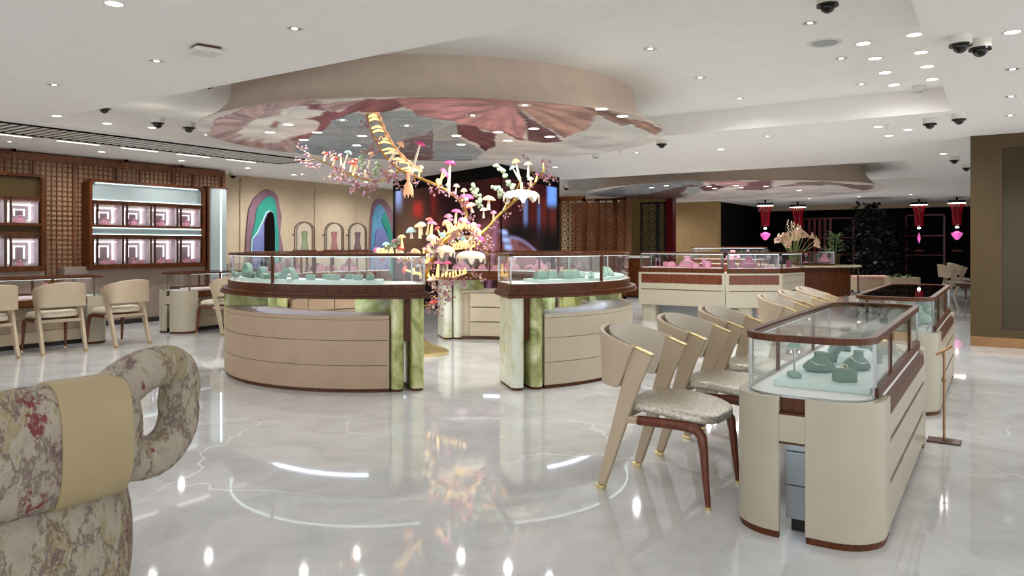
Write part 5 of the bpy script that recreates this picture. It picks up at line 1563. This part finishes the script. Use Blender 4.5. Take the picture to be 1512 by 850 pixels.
# ================================================================== TREE SCULPTURE
random.seed(21)
tb0 = P(622, 521)
tree = empty('tree_sculpture', tb0, 'gilded tree sculpture with glowing glass mushrooms and rose beads on a brass foot', 'sculpture')
O = Vector(tb0)
def pts3(lst): return [DP(x, y, Z) - O for x, y, Z in lst]
def smooth(p, n=4):
    out = []
    for i in range(len(p) - 1):
        p0, p1, p2, p3 = p[max(0, i - 1)], p[i], p[i + 1], p[min(len(p) - 1, i + 2)]
        for k in range(n):
            t = k / n
            out.append(0.5 * ((2 * p1) + (p2 - p0) * t + (2 * p0 - 5 * p1 + 4 * p2 - p3) * t * t + (3 * p1 - p0 - 3 * p2 + p3) * t ** 3))
    out.append(p[-1]); return out
MB().lathe([(0.0, 0.0), (0.345, 0.0), (0.35, 0.03), (0.30, 0.06), (0.20, 0.085), (0.12, 0.12), (0.07, 0.16), (0.0, 0.165)], n=48).build('foot', 'brass', tree, angle=60)
BR = dict(
    trunk=([(622, 503, 9.25), (620, 470, 9.2), (622, 440, 9.2), (626, 412, 9.15), (634, 392, 9.0), (648, 366, 8.95), (668, 348, 9.0), (686, 332, 9.1)], 0.04, 0.024),
    left=([(686, 332, 9.1), (688, 312, 9.15), (676, 293, 9.1), (650, 276, 8.95), (618, 262, 8.75), (590, 250, 8.5), (570, 232, 8.15), (556, 212, 7.75), (547, 190, 7.3), (542, 170, 6.95)], 0.024, 0.008),
    upper_left=([(590, 250, 8.5), (578, 261, 8.55), (560, 267, 8.6), (536, 264, 8.6), (514, 256, 8.5), (490, 245, 8.4), (467, 234, 8.3)], 0.016, 0.006),
    right=([(668, 348, 9.0), (700, 350, 9.15), (716, 340, 9.25), (734, 320, 9.35), (756, 300, 9.45), (778, 282, 9.55), (796, 262, 9.6), (806, 250, 9.65)], 0.026, 0.009),
    coil=([(634, 392, 9.0), (612, 386, 8.75), (585, 380, 8.55), (562, 376, 8.5)], 0.02, 0.008),
    coil_up=([(612, 384, 8.7), (640, 366, 8.55), (664, 344, 8.6), (690, 338, 8.8), (708, 350, 8.95), (704, 362, 8.95), (686, 366, 8.9), (668, 368, 8.85)], 0.014, 0.006),
    side=([(626, 412, 9.15), (650, 410, 8.95), (672, 408, 8.85), (690, 402, 8.8)], 0.014, 0.005),
    low=([(622, 452, 9.2), (638, 448, 9.05), (652, 440, 9.0), (664, 434, 8.95)], 0.010, 0.004),
    tip=([(756, 300, 9.45), (764, 278, 9.4), (770, 262, 9.4)], 0.012, 0.006),
    fork=([(620, 460, 9.2), (604, 434, 9.3), (596, 412, 9.3)], 0.012, 0.005))
PATH = {}
for k, (pp, ra, rb) in BR.items():
    s_ = smooth(pts3(pp)); PATH[k] = s_
    MB().tube(s_, [ra + (rb - ra) * i / (len(s_) - 1) for i in range(len(s_))], 10).build('trunk' if k == 'trunk' else 'branch', 'gold', tree, angle=70)
# fern-like lit frond at the tip of the left branch
s_ = PATH['left'][-18:]
side = pts3([(575, 222, 8.0)])[0] - pts3([(560, 218, 7.8)])[0]
rail2 = [p + side * (1.25 - 0.75 * i / 17) * 1.7 + Vector((0, 0, 0.05)) for i, p in enumerate(s_)]
fr = MB().tube(rail2, 0.011, 6).build('frond_rail', 'gold', tree)
cr = MB().tube([p + Vector((0, 0, 0.012)) for p in rail2], [0.012 + 0.014 * (i % 2) for i in range(len(rail2))], 6)
cr.build('frond_crest', 'm_orange', fr)
g = MB()
for i in range(18):
    a, b = s_[i], rail2[i]
    g.tube([a, (a + b) / 2 + Vector((0, 0, 0.02)), b], [0.007, 0.015, 0.007], 6) if i % 3 != 2 else None
g.build('frond_teeth', 'm_glow', tree)
view = Vector((_s, -_c, 0))      # horizontal direction from the tree towards the shop floor
def mushroom(base, tip, cap_r, cap, stem, cone=0.6):
    d = tip - base; L_ = d.length
    if L_ < 1e-4: return
    q = d.normalized().to_track_quat('Z', 'Y').to_matrix().to_4x4()
    m = Matrix.Translation(base) @ q
    st = MB().lathe([(0, 0), (cap_r * 0.34, 0.0), (cap_r * 0.28, L_ * 0.3), (cap_r * 0.20, L_ * 0.8), (cap_r * 0.2, L_), (0, L_)], n=8, mat=m).build('mushroom', stem, tree)
    MB().lathe([(0, L_ + cap_r * cone), (cap_r * 0.42, L_ + cap_r * cone * 0.85), (cap_r * 0.85, L_ + cap_r * cone * 0.35), (cap_r, L_ - cap_r * 0.12), (cap_r * 0.9, L_ - cap_r * 0.18), (cap_r * 0.2, L_ + cap_r * 0.02), (0, L_)], n=12, mat=m).build('mushroom_cap', cap, st, angle=60)
sp = 9.0 / F_PX
for (bx, by, tx, ty, Z, r_, cap, stm, cone) in (
        (574, 239, 591, 214, 8.2, 6.5, 'm_orange', 'm_white', 0.9), (607, 258, 620, 213, 8.6, 8, 'm_pink', 'm_white', 0.7), (540, 262, 548, 228, 8.6, 6.5, 'm_orange', 'm_white', 0.7),
        (479, 238, 480, 227, 8.35, 5, 'm_red', 'm_cream', 0.7), (492, 244, 495, 234, 8.4, 5.5, 'm_red', 'm_cream', 0.7), (507, 248, 514, 226, 8.5, 6, 'm_teal', 'm_white', 0.7),
        (518, 254, 520, 241, 8.5, 7, 'm_red', 'm_cream', 0.6), (524, 252, 525, 237, 8.55, 4.5, 'm_red', 'm_cream', 0.8), (504, 244, 503, 230, 8.5, 4.5, 'm_mauve', 'm_glow', 0.8),
        (662, 282, 664.5, 241, 9.05, 9, 'm_pink', 'm_white', 0.5), (650, 272, 654, 253, 9.0, 6.5, 'm_mauve', 'm_glow', 0.8), (645, 270, 658, 258, 8.95, 6, 'm_pink', 'm_glow', 0.7),
        (672, 289, 674, 275, 9.1, 5, 'm_cream', 'm_cream', 0.8), (690, 308, 690, 292, 9.15, 10, 'm_pink', 'm_pink', 0.6), (686, 296, 685, 282, 9.1, 5, 'm_orange', 'm_cream', 0.9),
        (698, 314, 695, 304, 9.1, 8, 'm_orange', 'm_white', 0.7), (767, 264, 762, 240, 9.45, 7, 'm_orange', 'm_white', 0.9), (769, 268, 757, 248, 9.4, 5.5, 'm_teal', 'm_white', 0.7),
        (780, 262, 780, 243, 9.5, 7, 'm_white', 'm_cream', 0.8), (721, 310, 722, 294, 9.35, 10, 'm_orange', 'm_white', 0.55), (714, 322, 714, 310, 9.3, 5.5, 'm_cream', 'm_white', 0.7),
        (590, 382, 592, 367, 8.55, 6, 'm_red', 'm_glow', 0.8), (620, 352, 619, 334, 8.6, 8, 'm_orange', 'm_cream', 0.6), (636, 350, 638, 330, 8.7, 8, 'm_mauve', 'm_glow', 0.6),
        (630, 347, 634, 325, 8.75, 6, 'm_red', 'm_cream', 0.8), (663, 335, 662, 320, 8.8, 7, 'm_mauve', 'm_glow', 0.7), (672, 330, 674, 312, 8.9, 8, 'm_pink', 'm_cream', 0.5),
        (560, 376, 556, 369, 8.5, 6, 'm_pink', 'm_glow', 0.7), (571, 376, 570, 361, 8.5, 6, 'm_teal', 'm_glow', 0.7), (583, 364, 583, 356, 8.5, 6, 'm_mauve', 'm_cream', 0.6), (594, 366, 593, 350, 8.5, 6.5, 'm_orange', 'm_glow', 0.6),
        (608, 352, 607, 342, 8.6, 8, 'm_teal', 'm_white', 0.9), (622, 347, 622, 332, 8.7, 8, 'm_cream', 'm_white', 0.6),
        (622, 412, 620, 392, 9.1, 8, 'm_teal', 'm_white', 0.6), (610, 405, 612, 386, 9.1, 8, 'm_red', 'm_glow', 0.6), (632, 408, 633, 395, 9.1, 6, 'm_red', 'm_glow', 0.7), (646, 408, 647, 388, 8.95, 8, 'm_mauve', 'm_glow', 0.5), (660, 406, 661, 388, 8.9, 6, 'm_pink', 'm_white', 0.6), (655, 407, 655, 392, 8.95, 5, 'm_mauve', 'm_white', 0.6),
        (641, 426, 640, 412, 9.05, 10, 'm_white', 'm_cream', 0.5), (640, 455, 640, 446, 9.05, 7, 'm_red', 'm_cream', 0.5), (622, 405, 598, 398, 9.0, 7, 'm_red', 'm_glow', 0.6)):
    mushroom(DP(bx, by, Z) - O, DP(tx, ty, Z) - O, r_ * Z / F_PX, cap, stm, cone)
caps = ['m_orange', 'm_cream', 'm_mauve', 'm_pink', 'm_cream', 'm_orange', 'm_red', 'm_teal', 'm_cream', 'm_white']
n_m = 0
def along(key, t):
    p = PATH[key]; f = t * (len(p) - 1); i = min(int(f), len(p) - 2)
    return p[i].lerp(p[i + 1], f - i)
for key, n, r0, r1 in (('coil', 9, 0.03, 0.06), ('coil_up', 20, 0.028, 0.062), ('trunk', 9, 0.03, 0.055), ('right', 9, 0.025, 0.05), ('left', 7, 0.022, 0.04), ('upper_left', 4, 0.022, 0.035)):
    for i in range(n):
        t = (i + random.uniform(0.1, 0.9)) / n
        if key == 'trunk': t = 0.5 + 0.5 * t
        if key == 'left': t = 0.1 + 0.5 * t
        b = along(key, t)
        L_ = random.uniform(0.06, 0.15)
        a = random.uniform(-0.6, 0.6)
        d = Vector((_c * a, _s * a, 1.0)) + view * random.uniform(-0.1, 0.7)
        d.normalize()
        mushroom(b, b + d * L_, random.uniform(r0, r1), random.choice(caps), 'm_glow' if random.random() < 0.65 else 'm_cream', random.uniform(0.45, 0.9))
# rows of lit crystal rods standing on the coiled branches
for key, n, t0, t1, hgt in (('coil', 16, 0.05, 0.95, 0.075), ('coil_up', 34, 0.05, 0.98, 0.085), ('trunk', 14, 0.72, 0.98, 0.08), ('side', 12, 0.05, 0.95, 0.06)):
    g = MB().tube([along(key, t0 + (t1 - t0) * i / (2 * n)) for i in range(2 * n + 1)], 0.009, 6)
    for i in range(n):
        b = along(key, t0 + (t1 - t0) * i / (n - 1))
        tp = b + Vector((random.uniform(-0.02, 0.02), random.uniform(-0.02, 0.02), hgt * random.uniform(0.8, 1.25))) + view * 0.03
        g.tube([b, b.lerp(tp, 0.7), tp], [0.007, 0.012, 0.005], 6)
    g.build('crystal_comb', 'm_glow', tree)
# dripping opal caps and a hanging bud
def drip_cap(px, py, Z, w_px, h_px, mat='m_white', amp=0.62):
    c = DP(px, py, Z) - O
    rx = w_px / 2 * Z / F_PX; h = h_px * Z / F_PX
    m = MB(); nu = 84
    rings = []
    for v, k, zz in ((0, 0.05, 0.5), (1, 0.45, 0.44), (2, 0.8, 0.28), (3, 0.97, 0.05), (4, 1.0, -0.12), (5, 0.98, -0.22), (6, 0.93, -0.2), (7, 0.9, 0.0)):
        rg = []
        for i in range(nu):
            a = 2 * pi * i / nu
            dz = zz * h
            spike = max(0.0, sin(a * 8 + 1.0)) ** 0.8 * (0.55 + 0.45 * sin(a * 2.7 + 0.6))
            if v in (5, 6): dz -= h * amp * spike
            if v == 4: dz -= h * 0.2 * spike
            rg.append((c.x + (cos(a) * _c * rx - sin(a) * _s * rx * 0.7) * k, c.y + (cos(a) * _s * rx + sin(a) * _c * rx * 0.7) * k, c.z + dz))
        rings.append(rg)
    m.loft(rings, cap=True)
    o = m.build('dripping_cap', mat, tree, angle=70)
    MB().tube([c + Vector((0, 0, h * 0.4)), c + Vector((0, 0, h * 1.1))], 0.018, 8).build('cap_stalk', 'm_orange', o)
drip_cap(770, 288, 9.3, 54, 17); drip_cap(652, 369, 8.6, 40, 16, 'm_cream'); drip_cap(695, 378, 8.7, 44, 16); drip_cap(603, 281, 8.5, 15, 26, 'm_orange', 0.25)
# moss crystal chains
def chain(lst, n, r_):
    p = smooth(pts3(lst), 5); m = MB()
    for i in range(n):
        f = i / max(1, n - 1) * (len(p) - 1); j = min(int(f), len(p) - 2)
        c = p[j].lerp(p[j + 1], f - j)
        for k in range(3):
            m.ball(c + Vector((random.uniform(-1, 1), random.uniform(-1, 1), random.uniform(-1, 1))) * r_ * 0.9, r_ * random.uniform(0.5, 0.9), 8, 6)
    m.build('moss_crystals', 'm_green', tree)
chain([(733, 247, 9.3), (742, 254, 9.35), (752, 268, 9.4), (757, 276, 9.4)], 9, 0.034)
chain([(698, 276, 9.2), (702, 284, 9.2), (708, 294, 9.2), (708, 304, 9.2)], 8, 0.034)
chain([(728, 278, 9.35), (736, 280, 9.35), (740, 288, 9.4)], 6, 0.034)
chain([(536, 222, 8.3), (533, 236, 8.4), (535, 250, 8.5)], 8, 0.028)
chain([(556, 242, 8.5), (555, 254, 8.6)], 6, 0.028)
chain([(568, 370, 8.5), (580, 362, 8.5), (592, 352, 8.5)], 8, 0.03)
# bead sprays
def spray(base, d, L_, n, r_):
    tip = base + d * L_
    m = MB().tube([base, base + d * L_ * 0.55 + Vector((0, 0, -0.008)), tip], 0.003, 5)
    bd = MB().tube([base.lerp(tip, 0.33), base.lerp(tip, 0.6), tip], 0.002, 4)
    for i in range(n):
        t = 0.35 + 0.65 * i / max(1, n - 1)
        b = base.lerp(tip, t)
        q = b + Vector((random.uniform(-1, 1), random.uniform(-1, 1), random.uniform(-0.8, 0.8))) * 0.05
        m.tube([b, q], 0.0022, 4)
        bd.tube([b, q], 0.002, 4)
        bd.ball(q, r_ * random.uniform(0.7, 1.2), 8, 6)
    o = m.build('bead_spray', 'gold', tree)
    bd.build('beads', 'berry', o)
for key, n, ln in (('upper_left', 17, 0.20), ('left', 16, 0.16), ('right', 13, 0.17), ('coil_up', 20, 0.16), ('side', 7, 0.15), ('low', 5, 0.10), ('coil', 4, 0.10)):
    for i in range(n):
        t = (i + random.uniform(0.2, 0.8)) / n
        b = along(key, t)
        a = random.uniform(-1.2, 1.2)
        up = -0.7 if random.random() < 0.75 else 0.7
        d = Vector((_c * a, _s * a, up)) + view * random.uniform(-0.3, 0.8)
        d.normalize()
        spray(b, d, ln * random.uniform(0.5, 1.2), random.randint(9, 14), 0.0125)
for x0, y0, x1, y1, Z in ((468, 235, 442, 238, 8.3), (480, 242, 452, 248, 8.35), (700, 366, 724, 352, 9.0), (700, 360, 728, 366, 8.95), (690, 402, 712, 410, 8.8), (664, 434, 640, 428, 8.95), (800, 258, 808, 234, 9.6), (790, 262, 772, 228, 9.6), (800, 262, 812, 262, 9.6), (652, 440, 646, 466, 9.0), (560, 267, 545, 285, 8.6), (536, 264, 520, 282, 8.6), (512, 256, 502, 268, 8.5)):
    a, b = DP(x0, y0, Z) - O, DP(x1, y1, Z) - O
    spray(a, (b - a).normalized(), (b - a).length, 13, 0.013)

# ================================================================== CEILING FITTINGS
def on_ceiling(px, py):
    z = ceil_z((px, py)); return P(px, py, z)
cams = [(154, 153, 'above the left end of the air vent'), (233, 174, 'left one of the pair beside the air vent'), (279, 181, 'right one of the pair beside the air vent'), (308, 114, 'below the square smoke sensor'),
        (977, 206, 'just right of the big floral canopy'), (958, 243, 'above the left end of the far canopy'), (1373, 175, 'left of the pair at the rear corner of the right tray'), (1416, 168, 'right of the pair at the rear corner of the right tray'),
        (1339, 217, 'on the ceiling between the far canopy and the olive showcase'), (1213, 232, 'above the right half of the far canopy'), (1418, 53, 'left one of the close pair at the top right'), (1447, 59, 'right one of the close pair at the top right'),
        (1409, 231, 'beside the top of the olive showcase, upper one'), (1427, 243, 'beside the top of the olive showcase, lower one'), (833, 256, 'right of the video wall, upper one'), (836, 274, 'right of the video wall, lower one'), (1222, -6, 'cut by the top edge of the photo'), (344, 255, 'over the lit curved panel at the left')]
for i, (px, py, lb) in enumerate(cams):
    q = on_ceiling(px, py)
    o = empty('dome_camera', q, 'white dome security camera %s' % lb, 'security camera', rz=i * 1.7)
    MB().lathe([(0.0, 0.0), (0.072, 0.0), (0.072, -0.058), (0.060, -0.062), (0.0, -0.062)], n=24).build('camera_mount', 'white_plastic', o)
    MB().lathe([(0.05, -0.060), (0.073, -0.060), (0.073, -0.074), (0.05, -0.074)], n=24).build('trim_ring', 'black', o)
    MB().lathe([(0.050, -0.072)] + [(0.050 * cos(R(a)), -0.072 - 0.050 * sin(R(a))) for a in range(10, 91, 10)], n=20).build('dome', 'dome', o)
    MB().ball((0.01, 0, -0.088), 0.026, 10, 8).build('lens', 'black', o)
def lamp_fixture(q, name, label, group, bright, r_=0.05, power=1.0, light=True):
    o = empty(name, q, label, 'ceiling light', group)
    MB().lathe([(r_, 0.0), (r_ + 0.012, 0.0), (r_ + 0.012, -0.004), (r_, -0.004)], n=20).build('trim_ring', 'white_plastic', o)
    MB().lathe([(0.0, -0.0015), (r_, -0.0015), (r_, -0.0005), (0, -0.0005)], n=20).build('lamp_face' if bright else 'reflector', 'lamp' if bright else 'lamp_dim', o)
    if not bright:
        MB().lathe([(0.0, -0.004), (r_ * 0.4, -0.003), (r_ * 0.4, -0.001), (0, -0.001)], n=14).build('bulb', 'lamp', o)
    if light:
        ld = bpy.data.lights.new('downlight', 'SPOT'); ld.energy = SPOT_W * power; ld.color = SPOT_RGB; ld.spot_size = R(168); ld.spot_blend = 1.0; ld.shadow_soft_size = 0.035
        l = bpy.data.objects.new('beam', ld); C.objects.link(l); l.parent = o; l.location = (0, 0, -0.03)
    return o
art1 = [(475, 505), (373, 548), (562, 590), (636, 549), (887, 568), (857, 621), (1413, 567), (1439, 616)]
art1 = [(300 + x / 3.78, 50 + y / 3.78, 1) for x, y in art1] + [(640 + x / 3.78, 50 + y / 3.78, 1) for x, y in ((560, 528), (648, 573), (938, 418), (1055, 458), (360, 547), (416, 594))] + [(505.5, 177, 0), (600.5, 185, 0), (698, 170, 0), (775, 155, 0)]
art1.sort()
for i, (x, y, b) in enumerate(art1):
    lamp_fixture(P(x, y, 2.635), 'downlight', 'round downlight in the underside of the near floral canopy, %s' % nth(i, len(art1)), 'downlights in the near floral canopy', b, 0.055, 1.3, bool(b))
art2 = sorted([(984, 272), (962, 277), (1047, 273), (1055, 278), (1087, 272), (1094, 277), (1131, 275), (1180, 281)])
for i, (x, y) in enumerate(art2):
    lamp_fixture(P(x, y + (2 if y < 274 else 0), 2.635), 'downlight', 'round downlight in the underside of the far canopy, %s' % nth(i, len(art2)), 'downlights in the far canopy', 1, 0.055, 2.6)
tray = [(1275, 64), (1292, 86), (1307, 107), (1320, 125)]
for i, (x, y) in enumerate(tray):
    lamp_fixture(on_ceiling(x, y), 'downlight', 'bright downlight in the inner row of the right ceiling tray, %s' % nth(i, 4, 'near'), 'inner row of tray downlights', 1, 0.055, (0.7, 0.7, 0.6, 0.3)[i])
tray2 = [(1356, 51), (1366, 77), (1375, 98), (1382, 117)]
for i, (x, y) in enumerate(tray2):
    lamp_fixture(P(x - 6, y, HU), 'downlight', 'bright downlight along the edge of the right ceiling tray, %s' % nth(i, 4, 'near'), 'edge row of tray downlights', 1, 0.055, 0.15)
rest = [(435, 42, 0, 1.0), (231, 90, 0, 1.0), (80, 125, 0, 1.0), (1196, 34, 0, 0.8), (1242, 86, 0, 0.8), (1272, 124, 0, 0.8), (960, 72, 0, 0.8), (1034, 114, 0, 0.8), (1092, 145, 0, 0.8), (1495, 47, 1, 1.0), (1495, 102, 0, 0.8), (1493, 142, 0, 0.8), (1492, 170, 0, 0.8),
        (1297, 187, 1, 0.8), (1313, 200, 1, 0.8), (1393, 227, 1, 0.9), (84, 171, 1, 0.5), (158, 182, 1, 0.5), (225, 188, 1, 0.4), (308, 199, 1, 0.4), (14, 209, 0, 0.8), (150, 224, 1, 0.8), (268, 237, 1, 0.8), (366, 248, 1, 0.8), (1133, 201, 0, 0.8), (940, 225, 0, 0.8), (1195, 293, 1, 1.0), (1268, 290, 1, 1.0), (1345, 287, 1, 1.0), (446, 257, 0, 0.7), (1107, 287, 1, 1.0)]
rest.sort()
for i, (x, y, b, pw) in enumerate(rest):
    lb = 'small recessed downlight in the plain white ceiling, number %d counted from the left edge' % (i + 1)
    region = 'left of the near canopy' if x < 460 else ('right of the near canopy' if x < 1180 and y < 240 else ('by the right ceiling tray' if y < 215 else 'over the dark lounge at the back'))
    pw *= (0.45 if y < 130 else (2.4 if x < 500 else (5.0 if y > 210 else 1.5)))
    lamp_fixture(on_ceiling(x, y), 'ceiling_light', 'small recessed downlight in the white ceiling %s' % region, 'recessed downlights %s' % region, b, 0.05, pw)
for i, (x, y) in enumerate([(-4.5, 2.4), (-2.6, 2.4), (-0.6, 2.6), (1.4, 2.6), (-4.5, 0.4), (-2.6, 0.2), (-0.6, 0.0), (1.4, 0.4), (-6.8, 2.0), (1.6, 6.0), (1.6, 9.5)]):  # added lamps outside the view, brightening the foreground
    lamp_fixture(Vector((x, y, HL)), 'ceiling_light', 'added unseen downlight in the white ceiling out of view', 'added downlights out of view', 1, 0.05, 0.30)
for i, (x, y, pw) in enumerate([(-12.3, 10.3, 3.5), (-12.3, 12.4, 3.5), (-12.2, 14.4, 3.5), (-11.2, 17.0, 3.0), (-9.6, 22.9, 3.5), (-7.0, 12.0, 3.0), (-3.6, 11.2, 2.5), (-1.0, 10.6, 2.0), (-9.0, 16.0, 2.0)]):  # added lamps brightening the cream wall, pillar and rear of the store
    lamp_fixture(Vector((x, y, HL)) if y < 14 or x < -9.4 or y > 22 else Vector((x, y, HU)), 'ceiling_light', 'added fill downlight in the rear part of the white ceiling', 'added fill downlights at the rear', 1, 0.05, pw)
# square smoke sensor, sprinklers, speaker
q = on_ceiling(304, 70)
o = empty('smoke_sensor', q, 'cream rounded-square sensor fixed to the left part of the ceiling', 'smoke sensor', rz=YAW + R(40))
MB().prism(rrect(-0.10, 0.10, -0.10, 0.10, 0.03), -0.05, -0.018).build('sensor_cover', 'white_plastic', o, bevel=0.01)
MB().prism(rrect(-0.088, 0.088, -0.088, 0.088, 0.02), -0.018, 0.0).build('mounting_plate', 'bronze', o)
for px, py, lb in ((575, 67, 'above the left part of the near canopy'), (180, 146, 'beside the dome camera at the left'), (915, 222, 'right of the near canopy'), (1311, 184, 'beside the bright downlight near the rear of the tray'), (865, 255, 'right of the video wall'), (1189, 234, 'above the far canopy')):
    q = on_ceiling(px, py)
    o = empty('sprinkler', q, 'small brass ceiling sprinkler %s' % lb, 'sprinkler')
    MB().lathe([(0.0, 0.0), (0.028, 0.0), (0.026, -0.006), (0.009, -0.008), (0.009, -0.03), (0.0, -0.03)], n=14).build('sprinkler_body', 'white_plastic', o)
    MB().tube([(0.012, 0, -0.025), (0.014, 0, -0.045), (0, 0, -0.055), (-0.014, 0, -0.045), (-0.012, 0, -0.025)], 0.003, 5).lathe([(0, -0.055), (0.018, -0.055), (0.018, -0.058), (0, -0.058)], n=12).build('deflector', 'brass', o)
q = on_ceiling(1218, 63)
o = empty('ceiling_speaker', q, 'round grey speaker grille in the right ceiling tray', 'speaker')
MB().lathe([(0.0, -0.004), (0.11, -0.004), (0.13, -0.010), (0.14, -0.006), (0.14, 0.0), (0, 0)], n=32).build('speaker_ring', 'white_plastic', o)
MB().lathe([(0.0, -0.008), (0.105, -0.008), (0.105, -0.003), (0, -0.003)], n=32).build('grille', 'grey_blue', o)
for px, py, lb in ((1356, 127, 'at the rear corner of the right ceiling tray'), (880, 227, 'right of the near floral canopy')):
    q = on_ceiling(px, py)
    o = empty('motion_sensor', q, 'small white cylindrical sensor %s' % lb, 'sensor')
    MB().lathe([(0.0, 0.0), (0.06, 0.0), (0.06, -0.06), (0.0, -0.06)], n=20).build('sensor_body', 'white_plastic', o)
    MB().lathe([(0.0, -0.06), (0.045, -0.06), (0.045, -0.072), (0.0, -0.075)], n=20).build('sensor_lens', 'grey_blue', o)
